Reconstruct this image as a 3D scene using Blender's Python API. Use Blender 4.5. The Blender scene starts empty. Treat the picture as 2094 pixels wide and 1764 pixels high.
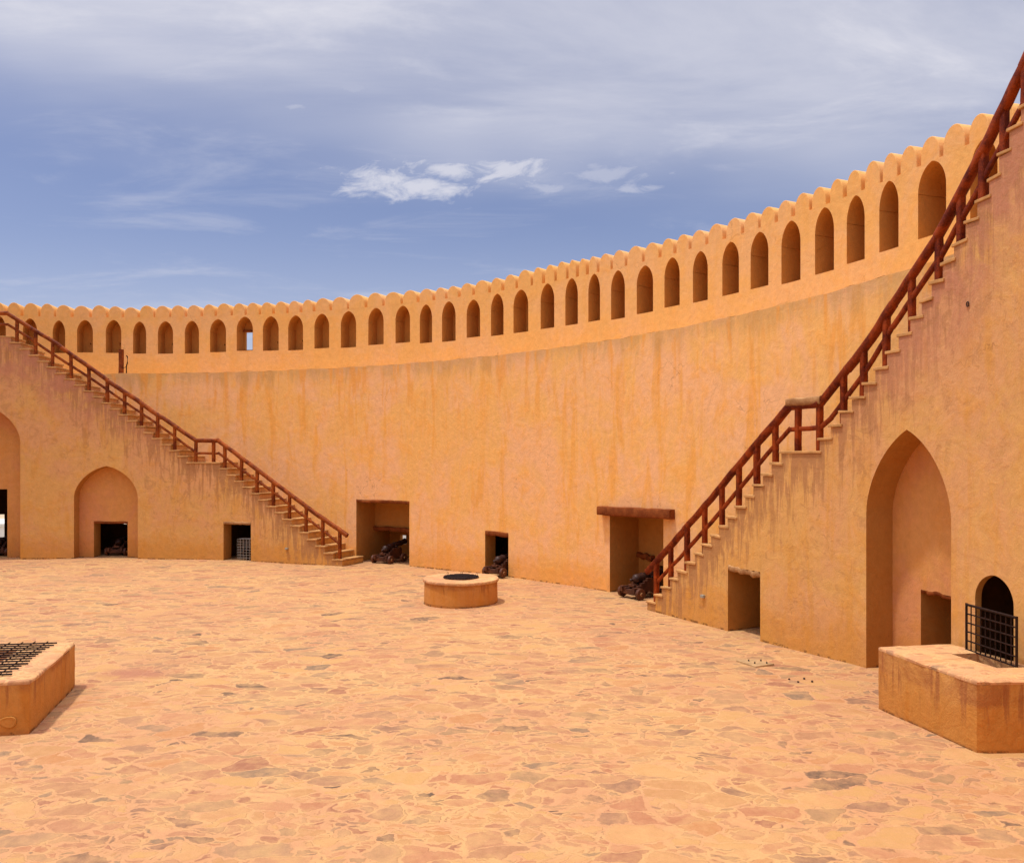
import bpy, math, random
from mathutils import Vector, Matrix
random.seed(7)
R=math.radians
sc=bpy.context.scene
# ------------------------------------------------------------ camera
EYE=3.6; F=1700.0; HX=1047.0; HY=939.5          # eye height in metres, focal length and horizon in photo pixels (2094 wide)
cam=bpy.data.cameras.new('camera'); camo=bpy.data.objects.new('camera',cam); sc.collection.objects.link(camo)
camo.location=(0,0,EYE); camo.rotation_euler=(R(90),0,0)
cam.sensor_width=36; cam.lens=F/2094*36; cam.shift_y=(HY-882)/2094; cam.clip_end=6000; cam.clip_start=.05
sc.camera=camo
# ------------------------------------------------------------ view, sun, world
sc.view_settings.view_transform='Standard'; sc.view_settings.look='None'
sc.view_settings.exposure=0.40; sc.view_settings.gamma=1
SUN_DIR=Vector((.27,.045,-1)).normalized()       # direction the light travels
su=bpy.data.lights.new('sun','SUN'); su.energy=2.3; su.angle=R(3.0); su.color=(1,.955,.88)
suo=bpy.data.objects.new('sun',su); sc.collection.objects.link(suo)
suo.rotation_euler=SUN_DIR.to_track_quat('-Z','Y').to_euler(); suo.location=(-20,0,60)
sun_el=math.asin(-SUN_DIR.z); sun_rot=math.atan2(-SUN_DIR.x,-SUN_DIR.y)

class G:
    """tiny node-graph helper"""
    def __init__(s,nt): s.nt=nt
    def n(s,t,**k):
        o=s.nt.nodes.new(t)
        for a,b in k.items(): setattr(o,a,b)
        return o
    def put(s,sock,v):
        if isinstance(v,bpy.types.NodeSocket): s.nt.links.new(v,sock)
        else: sock.default_value=v
    def m(s,op,a,b=0.0,c=None,clamp=False):
        o=s.n('ShaderNodeMath',operation=op,use_clamp=clamp); s.put(o.inputs[0],a); s.put(o.inputs[1],b)
        if c is not None: s.put(o.inputs[2],c)
        return o.outputs[0]
    def vm(s,op,a,b):
        o=s.n('ShaderNodeVectorMath',operation=op); s.put(o.inputs[0],a); s.put(o.inputs[1],b); return o.outputs[0]
    def noise(s,v,sc_,det=4,rough=.55,dist=0.0):
        o=s.n('ShaderNodeTexNoise'); s.put(o.inputs['Vector'],v); o.inputs['Scale'].default_value=sc_
        o.inputs['Detail'].default_value=det; o.inputs['Roughness'].default_value=rough; o.inputs['Distortion'].default_value=dist
        return o.outputs['Fac']
    def ss(s,v,a,b):
        """smooth step from a to b (either order)"""
        o=s.n('ShaderNodeMapRange',interpolation_type='SMOOTHSTEP'); s.put(o.inputs[0],v)
        lo,hi,t0,t1=(a,b,0,1) if (isinstance(a,bpy.types.NodeSocket) or a<b) else (b,a,1,0)
        s.put(o.inputs[1],lo); s.put(o.inputs[2],hi); o.inputs[3].default_value=t0; o.inputs[4].default_value=t1
        return o.outputs[0]
    def mix(s,f,a,b,mode='MIX'):
        o=s.n('ShaderNodeMix',data_type='RGBA',blend_type=mode); s.put(o.inputs[0],f)
        for i,v in ((6,a),(7,b)):
            s.put(o.inputs[i],v if isinstance(v,bpy.types.NodeSocket) else (*v[:3],1))
        return o.outputs[2]
    def bump(s,h,dist,st=1.0,nrm=None):
        o=s.n('ShaderNodeBump'); s.put(o.inputs['Height'],h); o.inputs['Distance'].default_value=dist; o.inputs['Strength'].default_value=st
        if nrm is not None: s.put(o.inputs['Normal'],nrm)
        return o.outputs[0]

w=bpy.data.worlds.new('World'); sc.world=w; w.use_nodes=True
g=G(w.node_tree); bg=w.node_tree.nodes['Background']; bg.inputs[1].default_value=.10
sky=g.n('ShaderNodeTexSky',sky_type='NISHITA',sun_disc=False,sun_elevation=sun_el,sun_rotation=sun_rot)
sky.air_density=1.0; sky.dust_density=1.5; sky.ozone_density=3.0; sky.altitude=500
tc=g.n('ShaderNodeTexCoord').outputs['Generated']
sp=g.n('ShaderNodeSeparateXYZ'); g.put(sp.inputs[0],tc); dx,dy,dz=sp.outputs
iz=g.m('DIVIDE',1.0,g.m('ADD',g.m('MAXIMUM',dz,0.0),.12))
cl=g.n('ShaderNodeCombineXYZ'); g.put(cl.inputs[0],g.m('MULTIPLY',dx,iz)); g.put(cl.inputs[1],g.m('MULTIPLY',dy,iz))
q=cl.outputs[0]                                   # a flat cloud layer seen from below
ey=g.m('MAXIMUM',dy,.15); el=g.m('DIVIDE',dz,ey); az=g.m('DIVIDE',dx,ey)
mp=g.n('ShaderNodeMapping'); g.put(mp.inputs[0],q); mp.inputs['Rotation'].default_value=(0,0,R(-24)); mp.inputs['Scale'].default_value=(.40,1,1)
wisp=g.noise(mp.outputs[0],1.7,9,.60,.7)
mp2=g.n('ShaderNodeMapping'); g.put(mp2.inputs[0],q); mp2.inputs['Rotation'].default_value=(0,0,R(-38)); mp2.inputs['Scale'].default_value=(.5,1.1,1); mp2.inputs['Location'].default_value=(3.1,1.7,0)
wisp2=g.noise(mp2.outputs[0],3.4,8,.62,.5)
big=g.noise(q,.9,3,.5)
# thin veil: dense overhead, breaking up into blue lower down on the left
cov=g.ss(g.m('ADD',g.m('ADD',el,g.m('MULTIPLY',az,.13)),g.m('MULTIPLY',g.m('SUBTRACT',big,.5),.30)),.26,.50)
veil=g.m('MULTIPLY',cov,g.m('ADD',.40,g.m('ADD',g.m('MULTIPLY',g.ss(wisp,.34,.66),.34),g.m('MULTIPLY',g.ss(az,.10,-.55),.24))))
veil=g.m('ADD',veil,g.m('MULTIPLY',g.ss(wisp2,.48,.76),.26))
low=g.m('MULTIPLY',g.ss(el,.30,.08),.30)          # paler towards the horizon
# the broken cumulus shreds: a long band low in the sky
def blob(ax,ey_,wx,wy):
    a=g.m('DIVIDE',g.m('SUBTRACT',az,ax),wx); b=g.m('DIVIDE',g.m('SUBTRACT',el,ey_),wy)
    return g.m('SQRT',g.m('ADD',g.m('MULTIPLY',a,a),g.m('MULTIPLY',b,b)))
cv=g.n('ShaderNodeCombineXYZ'); g.put(cv.inputs[0],g.m('ADD',g.m('MULTIPLY',az,15.0),g.m('MULTIPLY',el,-9.0))); g.put(cv.inputs[1],g.m('MULTIPLY',el,30.0))
shn=g.noise(cv.outputs[0],1.5,10,.64,.5)
def shred(ax,ey_,wx,wy,soft=.55):
    d=g.m('SUBTRACT',blob(ax,ey_,wx,wy),g.m('MULTIPLY',g.m('SUBTRACT',shn,.5),5.2))
    return g.ss(d,1.1+soft,-.1)
sh=shred(-.125,.333,.070,.017)
for a in ((-.015,.350,.062,.017),(-.078,.345,.05,.014),(.045,.325,.035,.010,.5),(.000,.410,.045,.013,.8),(.035,.455,.03,.009,.8),(.11,.345,.05,.012,.7),(.145,.325,.04,.006,.6),(-.195,.447,.03,.007,.9),(-.26,.425,.015,.004,.9),(.15,.445,.03,.012,1.0)):
    k=.95 if len(a)==4 else .55
    sh=g.m('MAXIMUM',sh,g.m('MULTIPLY',shred(*a),k))
mask=g.m('MAXIMUM',g.m('ADD',g.m('ADD',veil,low),0,clamp=True),g.m('MULTIPLY',sh,.85))
blue=g.mix(1.0,sky.outputs[0],(1.03,.86,.90),'MULTIPLY')
col=g.mix(mask,blue,(5.6,5.6,6.2))
# extra brightness added high overhead, out of view, to lift light on the walls
up_=g.m('ADD',1.0,g.m('MULTIPLY',g.ss(dz,.50,.92),1.9))
sc3=g.n('ShaderNodeVectorMath',operation='SCALE'); g.put(sc3.inputs[0],col); g.put(sc3.inputs['Scale'],up_)
g.put(bg.inputs[0],sc3.outputs[0])

# ------------------------------------------------------------ object helpers
C=sc.collection
def link(o): C.objects.link(o); return o
def props(o,label=None,cat=None,group=None,kind=None):
    if label: o['label']=label
    if cat: o['category']=cat
    if group: o['group']=group
    if kind: o['kind']=kind
    return o
def empty(name,loc=(0,0,0),rz=0,**k):
    o=link(bpy.data.objects.new(name,None)); o.location=loc; o.rotation_euler=(0,0,rz); o.empty_display_size=.3
    return props(o,**k)
class MB:
    def __init__(s): s.v=[]; s.f=[]; s.uv=[]; s.nr=[]; s.usen=False
    def add(s,vs,fs):
        b=len(s.v); s.v+= [tuple(p) for p in vs]; s.f+=[tuple(b+i for i in f) for f in fs]; return s
    def quad(s,a,b,c,d,uv=None,n=None):
        k=len(s.v); s.v+=[tuple(a),tuple(b),tuple(c),tuple(d)]; s.f.append((k,k+1,k+2,k+3))
        if uv:
            s.uv+=[((k+i),uv[i]) for i in range(4)]
        if n: s.usen=True; s.nr+=[(k+i,n[i]) for i in range(4)]
    def box(s,x0,x1,y0,y1,z0,z1,M=None,jit=0):
        vs=[Vector((x,y,z)) for x in (x0,x1) for y in (y0,y1) for z in (z0,z1)]
        if jit: vs=[p+Vector([random.uniform(-jit,jit) for _ in range(3)]) for p in vs]
        if M: vs=[M@p for p in vs]
        s.add(vs,[(0,1,3,2),(4,6,7,5),(0,4,5,1),(2,3,7,6),(0,2,6,4),(1,5,7,3)]); return s
    def tube(s,pts,rx,rz=None,n=10,jit=0.0,up=Vector((0,0,1)),caps=True,sq=2.0):
        """sweep a (super)ellipse along pts"""
        rz=rz or rx; pts=[Vector(p) for p in pts]; b=len(s.v)
        for i,p in enumerate(pts):
            t=(pts[min(i+1,len(pts)-1)]-pts[max(i-1,0)]).normalized()
            sd=t.cross(up)
            sd=sd.normalized() if sd.length>1e-4 else Vector((1,0,0))
            u2=sd.cross(t).normalized()
            off=Vector([random.gauss(0,jit) for _ in range(3)]) if jit else Vector((0,0,0))
            k=1+random.gauss(0,jit*2) if jit else 1
            for j in range(n):
                a=2*math.pi*(j+.5)/n; c,d=math.cos(a),math.sin(a)
                e=2/sq; c=math.copysign(abs(c)**e,c); d=math.copysign(abs(d)**e,d)
                s.v.append(tuple(p+off+sd*c*rx*k+u2*d*rz*k))
        for i in range(len(pts)-1):
            for j in range(n):
                a=b+i*n+j; c=b+i*n+(j+1)%n; s.f.append((a,c,c+n,a+n))
        if caps: s.f.append(tuple(b+j for j in range(n))[::-1]); s.f.append(tuple(b+(len(pts)-1)*n+j for j in range(n)))
        return s
    def lathe(s,prof,n=24,M=None,close=False):
        """prof: (x along axis, radius); axis = local X"""
        b=len(s.v)
        for x,r in prof:
            for j in range(n):
                a=2*math.pi*j/n; p=Vector((x,r*math.cos(a),r*math.sin(a)))
                s.v.append(tuple(M@p if M else p))
        m=len(prof)
        for i in range(m-1 if not close else m):
            for j in range(n):
                a=b+i*n+j; c=b+i*n+(j+1)%n; a2=b+((i+1)%m)*n+j; c2=b+((i+1)%m)*n+(j+1)%n
                s.f.append((a,a2,c2,c))
        if not close:
            s.f.append(tuple(b+j for j in range(n))); s.f.append(tuple(b+(m-1)*n+j for j in range(n))[::-1])
        return s
    def prism(s,poly,y0,y1,M=None):
        """poly in local xz, extruded along y"""
        n=len(poly); vs=[Vector((x,y0,z)) for x,z in poly]+[Vector((x,y1,z)) for x,z in poly]
        if M: vs=[M@p for p in vs]
        s.add(vs,[tuple(range(n)),tuple(range(2*n-1,n-1,-1))]+[(i,i+n,(i+1)%n+n,(i+1)%n) for i in range(n)]); return s
    def build(s,name,mat,parent=None,smooth=False,bevel=0,auto=None,recalc=False):
        me=bpy.data.meshes.new(name); me.from_pydata(s.v,[],s.f)
        if recalc:
            import bmesh
            bm=bmesh.new(); bm.from_mesh(me); bmesh.ops.recalc_face_normals(bm,faces=bm.faces); bm.to_mesh(me); bm.free()
        if s.uv:
            d=dict(s.uv); ul=me.uv_layers.new(name='UVMap')
            for l in me.loops: ul.data[l.index].uv=d.get(l.vertex_index,(0,9))
        me.update()
        if smooth or s.usen:
            for p in me.polygons: p.use_smooth=True
        if s.usen:
            d=dict(s.nr); me.normals_split_custom_set_from_vertices([d.get(i,(0,0,0)) for i in range(len(me.vertices))])
        me.materials.append(mat)
        o=link(bpy.data.objects.new(name,me))
        if parent: o.parent=parent
        if auto is not None and hasattr(me,'set_sharp_from_angle'):
            for p in me.polygons: p.use_smooth=True
            me.set_sharp_from_angle(angle=R(auto))
        if bevel:
            b=o.modifiers.new('bevel','BEVEL'); b.width=bevel; b.segments=2; b.limit_method='ANGLE'; b.angle_limit=R(40)
        return o

# ------------------------------------------------------------ materials
def mat(name):
    m=bpy.data.materials.new(name); m.use_nodes=True; b=m.node_tree.nodes['Principled BSDF']
    b.inputs['Roughness'].default_value=.9; b.inputs['Specular IOR Level'].default_value=.15
    return m,G(m.node_tree),b
def simple(name,col,rough=.7,metal=0,spec=.3,var=.0,sc_=8,bump=0):
    m,g,b=mat(name); b.inputs['Roughness'].default_value=rough; b.inputs['Metallic'].default_value=metal; b.inputs['Specular IOR Level'].default_value=spec
    tc=g.n('ShaderNodeTexCoord').outputs['Object']
    n=g.noise(tc,sc_,5,.6)
    g.put(b.inputs['Base Color'],g.mix(g.ss(n,.3,.7),[c*(1-var) for c in col],[min(1,c*(1+var)) for c in col]))
    if bump: g.put(b.inputs['Normal'],g.bump(n,bump))
    return m
def plaster(name,c_a,c_b,c_c,ledge=None,runs=None,uvstain=False,base_band=True,pink=.5,streak=.5,bumpd=1.0,dirt=(.33,.20,.11)):
    """hand-trowelled earth plaster: c_a main, c_b pinkish, c_c strong ochre"""
    m,g,b=mat(name)
    P=g.n('ShaderNodeNewGeometry').outputs['Position']
    s=g.n('ShaderNodeSeparateXYZ'); g.put(s.inputs[0],P); z=s.outputs[2]
    mpv=g.n('ShaderNodeMapping'); g.put(mpv.inputs[0],P); mpv.inputs['Scale'].default_value=(1,1,.16)
    n1=g.noise(P,.50,7,.66,.5); n2=g.noise(P,1.6,8,.70,.6); n3=g.noise(P,7.0,6,.6,.4); n4=g.noise(P,38.0,3,.6)
    st=g.noise(mpv.outputs[0],2.1,6,.62,.5); st2=g.noise(mpv.outputs[0],6.0,4,.6,.3)
    col=g.mix(g.m('MULTIPLY',g.ss(n1,.42,.60),pink),c_a,c_b)
    col=g.mix(g.m('MULTIPLY',g.ss(n2,.48,.66),.55),col,c_c)
    col=g.mix(g.m('MULTIPLY',g.ss(st,.52,.66),streak),col,c_c)
    col=g.mix(g.m('MULTIPLY',g.ss(st2,.52,.68),streak*.45),col,c_b)
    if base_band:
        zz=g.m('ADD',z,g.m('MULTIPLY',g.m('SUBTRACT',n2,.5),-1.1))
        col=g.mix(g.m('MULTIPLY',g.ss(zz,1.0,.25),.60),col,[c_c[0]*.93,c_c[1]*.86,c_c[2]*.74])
    if ledge:
        zz=g.m('ADD',z,g.m('MULTIPLY',g.m('SUBTRACT',st,.5),2.0)); zz=g.m('ADD',zz,g.m('MULTIPLY',g.m('SUBTRACT',n3,.5),1.2))
        k=g.m('MULTIPLY',g.ss(zz,ledge-.62,ledge+.02),g.ss(z,ledge+.012,ledge-.012))
        col=g.mix(g.m('MULTIPLY',k,.52),col,(.46,.285,.12))
        # long orange runs washed down from the ledge
        run=g.noise(mpv.outputs[0],3.3,3,.5,.2)
        fall=g.m('MULTIPLY',g.ss(z,ledge-3.4,ledge-.4),g.ss(z,ledge+.01,ledge-.02))
        col=g.mix(g.m('MULTIPLY',g.m('MULTIPLY',g.ss(run,.54,.66),fall),.62),col,[c_c[0]*.98,c_c[1]*.88,c_c[2]*.72])
    if runs:
        mpr=g.n('ShaderNodeMapping'); g.put(mpr.inputs[0],P); mpr.inputs['Scale'].default_value=(1,1,.10)
        dn=g.noise(mpr.outputs[0],10.0,3,.55,.1); zz=g.m('ADD',z,g.m('MULTIPLY',g.m('SUBTRACT',dn,.5),-1.6))
        k=g.m('MULTIPLY',g.ss(dn,.56,.66),g.ss(z,.12,runs))
        col=g.mix(g.m('MULTIPLY',k,.75),col,dirt)
        col=g.mix(g.m('MULTIPLY',g.m('MULTIPLY',g.ss(g.m('ADD',z,g.m('MULTIPLY',n3,.16)),runs-.03,runs+.06),g.ss(n2,.35,.6)),.7),col,dirt)
        col=g.mix(g.m('MULTIPLY',g.ss(g.m('ADD',z,g.m('MULTIPLY',n3,.14)),.14,.06),.45),col,dirt)
    vc=g.n('ShaderNodeTexVoronoi',feature='DISTANCE_TO_EDGE'); vc.inputs['Scale'].default_value=.8
    wv=g.n('ShaderNodeTexNoise'); g.put(wv.inputs['Vector'],P); wv.inputs['Scale'].default_value=3.0; wv.inputs['Detail'].default_value=6
    wo=g.vm('SCALE',wv.outputs['Color'],(0,0,0)); wo.node.inputs['Scale'].default_value=.55; g.put(vc.inputs['Vector'],g.vm('ADD',P,wo))
    ck=g.m('MULTIPLY',g.ss(vc.outputs['Distance'],.007,.001),g.ss(n1,.56,.62))
    col=g.mix(g.m('MULTIPLY',ck,.45),col,(.22,.10,.04))
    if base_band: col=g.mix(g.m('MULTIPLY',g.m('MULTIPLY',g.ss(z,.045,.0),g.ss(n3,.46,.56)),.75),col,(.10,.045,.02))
    if uvstain:
        uv=g.n('ShaderNodeUVMap'); s2=g.n('ShaderNodeSeparateXYZ'); g.put(s2.inputs[0],uv.outputs[0]); v=s2.outputs[1]
        mpd=g.n('ShaderNodeMapping'); g.put(mpd.inputs[0],P); mpd.inputs['Scale'].default_value=(1,1,.11)
        drip=g.noise(mpd.outputs[0],8.5,5,.62,.15)
        d=g.m('SUBTRACT',v,g.m('MULTIPLY',g.m('SUBTRACT',drip,.45),7.5))
        k=g.ss(d,.75,-.25)
        k=g.m('MULTIPLY',k,g.ss(v,2.6,.1))
        col=g.mix(g.m('MULTIPLY',k,.85),col,dirt)
        # purplish weathered zone in the upper part of the stair wall
        d2=g.m('SUBTRACT',v,g.m('MULTIPLY',n1,1.8))
        k2=g.m('MULTIPLY',g.m('MULTIPLY',g.ss(d2,1.2,-.2),g.ss(z,2.5,6.5)),g.ss(n2,.30,.62))
        col=g.mix(g.m('MULTIPLY',k2,.85),col,(.47,.21,.125))
        sm=g.noise(P,2.6,9,.75,1.0)
        col=g.mix(g.m('MULTIPLY',g.m('MULTIPLY',g.ss(sm,.52,.62),g.ss(v,6.0,.3)),.50),col,dirt)
    val=g.m('ADD',.60,g.m('ADD',g.m('ADD',g.m('MULTIPLY',n3,.34),g.m('MULTIPLY',n2,.24)),g.m('MULTIPLY',n4,.22)))
    hs=g.n('ShaderNodeHueSaturation'); g.put(hs.inputs['Color'],col); g.put(hs.inputs['Value'],val)
    g.put(b.inputs['Base Color'],hs.outputs[0])
    b.inputs['Roughness'].default_value=.95; b.inputs['Specular IOR Level'].default_value=.08
    nn=g.bump(n2,.022*bumpd,.8); nn=g.bump(n3,.010*bumpd,.9,nn); nn=g.bump(n4,.0025*bumpd,.9,nn)
    g.put(b.inputs['Normal'],nn)
    return m
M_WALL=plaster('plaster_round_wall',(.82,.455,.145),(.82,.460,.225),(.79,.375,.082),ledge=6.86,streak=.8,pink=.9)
M_PARA=plaster('plaster_parapet',(.75,.410,.130),(.75,.420,.175),(.73,.360,.092),base_band=False,streak=.3,pink=.9)
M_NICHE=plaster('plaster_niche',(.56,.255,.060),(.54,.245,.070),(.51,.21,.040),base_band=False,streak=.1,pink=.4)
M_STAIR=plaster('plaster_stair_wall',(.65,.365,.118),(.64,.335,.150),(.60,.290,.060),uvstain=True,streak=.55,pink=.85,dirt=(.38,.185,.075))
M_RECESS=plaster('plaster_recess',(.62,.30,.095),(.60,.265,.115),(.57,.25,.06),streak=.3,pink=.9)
M_JAMB=plaster('plaster_jamb',(.46,.22,.055),(.44,.21,.065),(.42,.175,.036),streak=.2,pink=.3)  # reveals and passages: interior shade put into a darker plaster colour
M_TROUGH=plaster('plaster_trough',(.60,.305,.085),(.58,.29,.11),(.52,.22,.045),streak=.9,pink=.4,bumpd=1.5,runs=.62,dirt=(.33,.125,.045))
M_WELL=plaster('plaster_well',(.62,.33,.10),(.58,.28,.11),(.54,.22,.04),streak=.8,pink=.9,runs=.48,dirt=(.32,.115,.035))
M_IN=simple('chamber_plaster_shade',(.10,.045,.016),.95,var=.25,sc_=3,bump=.01,spec=.05)  # near-black: the shade of the deep rooms is put into the colour
M_OUT=plaster('plaster_outside',(.55,.30,.13),(.52,.29,.15),(.50,.25,.09),base_band=False)

def stone_mat(name,scale,mort_w,tone=1.0,contrast=1.0,stain=False):
    m,g,b=mat(name)
    P=g.n('ShaderNodeNewGeometry').outputs['Position']
    nv=g.n('ShaderNodeTexNoise'); g.put(nv.inputs['Vector'],P); nv.inputs['Scale'].default_value=1.6; nv.inputs['Detail'].default_value=4; nv.inputs['Roughness'].default_value=.6
    wob=g.vm('SCALE',g.vm('SUBTRACT',nv.outputs['Color'],(.5,.5,.5)),(0,0,0)); wob.node.inputs['Scale'].default_value=.55
    nv2=g.n('ShaderNodeTexNoise'); g.put(nv2.inputs['Vector'],P); nv2.inputs['Scale'].default_value=11; nv2.inputs['Detail'].default_value=3
    wob2=g.vm('SCALE',g.vm('SUBTRACT',nv2.outputs['Color'],(.5,.5,.5)),(0,0,0)); wob2.node.inputs['Scale'].default_value=.035
    PP=g.vm('ADD',g.vm('ADD',P,wob),wob2)
    mp=g.n('ShaderNodeMapping'); g.put(mp.inputs[0],PP); mp.inputs['Rotation'].default_value=(0,0,R(8)); mp.inputs['Scale'].default_value=(.92,1.6,0)
    def vor(sc_,feat):
        o=g.n('ShaderNodeTexVoronoi',feature=feat); g.put(o.inputs['Vector'],mp.outputs[0]); o.inputs['Scale'].default_value=sc_; o.inputs['Randomness'].default_value=1; return o
    eA=vor(scale,'DISTANCE_TO_EDGE').outputs['Distance']; cA=vor(scale,'F1').outputs['Color']
    eB=vor(scale*2.1,'DISTANCE_TO_EDGE').outputs['Distance']; cB=vor(scale*2.1,'F1').outputs['Color']
    sa=g.n('ShaderNodeSeparateColor'); g.put(sa.inputs[0],cA); sb=g.n('ShaderNodeSeparateColor'); g.put(sb.inputs[0],cB)
    small=g.m('GREATER_THAN',sa.outputs[2],.52)     # some cells are broken into smaller stones
    e2=g.m('MINIMUM',g.m('MULTIPLY',eB,.55),eA)
    e=g.m('ADD',g.m('MULTIPLY',eA,g.m('SUBTRACT',1.0,small)),g.m('MULTIPLY',e2,small))
    pick=g.mix(small,cA,cB); sp=g.n('ShaderNodeSeparateColor'); g.put(sp.inputs[0],pick)
    rough=g.noise(P,9,5,.65); fine=g.noise(P,55,4,.65); patch=g.noise(P,.33,4,.6); mid=g.noise(P,3.2,5,.65,.5)
    mw=g.m('ADD',mort_w,g.m('MULTIPLY',g.m('SUBTRACT',mid,.5),mort_w*1.6))
    stone=g.ss(g.m('ADD',e,g.m('MULTIPLY',g.m('SUBTRACT',rough,.5),.05)),g.m('MULTIPLY',mw,.55),g.m('MULTIPLY',mw,1.5))
    mort=g.mix(g.ss(g.m('ADD',g.m('MULTIPLY',patch,.5),g.m('MULTIPLY',mid,.5)),.42,.58),(.60*tone,.340*tone,.142*tone),(.54*tone,.275*tone,.130*tone))
    cr=g.n('ShaderNodeValToRGB'); g.put(cr.inputs[0],sp.outputs[0]); e_=cr.color_ramp; e_.interpolation='CONSTANT'
    pal=[(0,(.40,.205,.080)),(.14,(.35,.148,.072)),(.28,(.27,.112,.062)),(.40,(.46,.255,.09)),(.52,(.28,.168,.080)),(.62,(.33,.162,.078)),(.73,(.215,.115,.068)),(.80,(.40,.18,.068)),(.89,(.19,.128,.076)),(.955,(.095,.064,.045))]
    e_.elements[0].color=(*pal[0][1],1)
    e_.elements[1].position=pal[1][0]; e_.elements[1].color=(*pal[1][1],1)
    for p,c in pal[2:]:
        k=e_.elements.new(p); k.color=(*c,1)
    sc_col=g.mix(g.m('MULTIPLY',g.ss(rough,.35,.7),.35),cr.outputs[0],(.50*tone,.26*tone,.13*tone))
    dust=g.m('MULTIPLY',g.ss(mid,.60,.38),.45)
    amt=g.m('MULTIPLY',stone,g.m('MULTIPLY',g.m('SUBTRACT',1.0,dust),contrast*.95))
    # most stones sit close to the colour of the mortar, a few stand out
    stand=g.ss(sp.outputs[1],.15,.8); amt=g.m('MULTIPLY',amt,g.m('ADD',.55,g.m('MULTIPLY',stand,.45)))
    col=g.mix(amt,mort,sc_col)
    crack=g.m('MULTIPLY',g.ss(g.m('ABSOLUTE',g.m('SUBTRACT',e,mw)),.009,.0),g.ss(g.noise(P,4.5,4,.6),.54,.64))
    col=g.mix(g.m('MULTIPLY',crack,.60),col,(.16,.08,.04))
    val=g.m('ADD',.66,g.m('ADD',g.m('ADD',g.m('MULTIPLY',rough,.26),g.m('MULTIPLY',mid,.18)),g.m('MULTIPLY',fine,.28)))
    hs=g.n('ShaderNodeHueSaturation'); g.put(hs.inputs['Color'],col); g.put(hs.inputs['Value'],val); out=hs.outputs[0]
    if stain:
        s=g.n('ShaderNodeSeparateXYZ'); g.put(s.inputs[0],P)
        for (sx,sy,rx,ry,am,cc) in ((-6.35,14.0,.95,.50,.70,(.33,.13,.08)),(-6.3,14.9,1.3,.9,.30,(.38,.17,.09))):
            a=g.m('DIVIDE',g.m('SUBTRACT',s.outputs[0],sx),rx); c=g.m('DIVIDE',g.m('SUBTRACT',s.outputs[1],sy),ry)
            d=g.m('ADD',g.m('SQRT',g.m('ADD',g.m('MULTIPLY',a,a),g.m('MULTIPLY',c,c))),g.m('MULTIPLY',g.m('SUBTRACT',mid,.5),1.6))
            out=g.mix(g.m('MULTIPLY',g.ss(d,1.0,.15),am),out,cc)
    g.put(b.inputs['Base Color'],out)
    nn=g.bump(stone,.006,.8); nn=g.bump(rough,.012,.9,nn); nn=g.bump(fine,.003,.9,nn)
    g.put(b.inputs['Normal'],nn); b.inputs['Roughness'].default_value=.9; b.inputs['Specular IOR Level'].default_value=.12
    return m
M_FLOOR=stone_mat('flagstones',2.35,.046,.86,1.0,True)
M_COPE=stone_mat('stone_coping',2.6,.06,1.08,.75)
M_SLAB=simple('grey_cement_slab',(.40,.25,.12),.9,var=.2,sc_=6,bump=.006,spec=.1)
M_TREAD=simple('worn_tread_slab',(.50,.27,.10),.85,var=.18,sc_=5,bump=.006,spec=.1)
def wood(name,dark,light,rough=.45,sc_=6,spec=.35):
    m,g,b=mat(name); T=g.n('ShaderNodeTexCoord').outputs['Object']
    uvn=g.noise(T,sc_*.35,4,.6,.5); grain=g.noise(T,sc_*4,5,.6,2.0)
    col=g.mix(g.ss(g.m('ADD',g.m('MULTIPLY',uvn,.6),g.m('MULTIPLY',grain,.4)),.38,.64),dark,light)
    g.put(b.inputs['Base Color'],col); b.inputs['Roughness'].default_value=rough; b.inputs['Specular IOR Level'].default_value=spec
    g.put(b.inputs['Normal'],g.bump(grain,.006,.7)); return m
M_RAILL=wood('varnished_rail_wood',(.09,.013,.002),(.36,.080,.008),.55,sc_=9,spec=.15)
M_RAILR=wood('dark_red_rail_wood',(.075,.008,.002),(.31,.050,.006),.55,sc_=9,spec=.12)
M_BEAM=wood('old_palm_beam',(.13,.030,.007),(.28,.08,.02),.85,9,.1)
M_BEAMW=wood('weathered_pale_beam',(.26,.12,.045),(.50,.28,.12),.85,9,.1)
M_CARR=wood('cannon_carriage_wood',(.045,.012,.006),(.15,.048,.016),.55)
M_IRON=simple('rusty_cannon_iron',(.042,.015,.009),.5,.3,.4,.5,9,.004)
M_GRATE=simple('dark_iron_bars',(.022,.009,.006),.7,.0,.15,.4,20)
M_CAGE=simple('galvanised_wire',(.42,.40,.36),.45,.6,.5,.2,20)
M_BOXG=simple('grey_socket_plastic',(.30,.28,.22),.5,0,.4,.1,20)
M_BLACK=simple('flat_black',(.012,.008,.006),1,0,0,.2)  # flat black painted where holes fall dark; the floodlight shares it
M_FAR=simple('desert_ground',(.45,.34,.22),.95,0,.05,.25,.02)
M_HOUSE=simple('whitewashed_wall',(.72,.70,.64),.9,0,.1,.08,.3)
M_GLASS=simple('dark_window_glass',(.05,.07,.09),.15,0,.5,.1)

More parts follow.
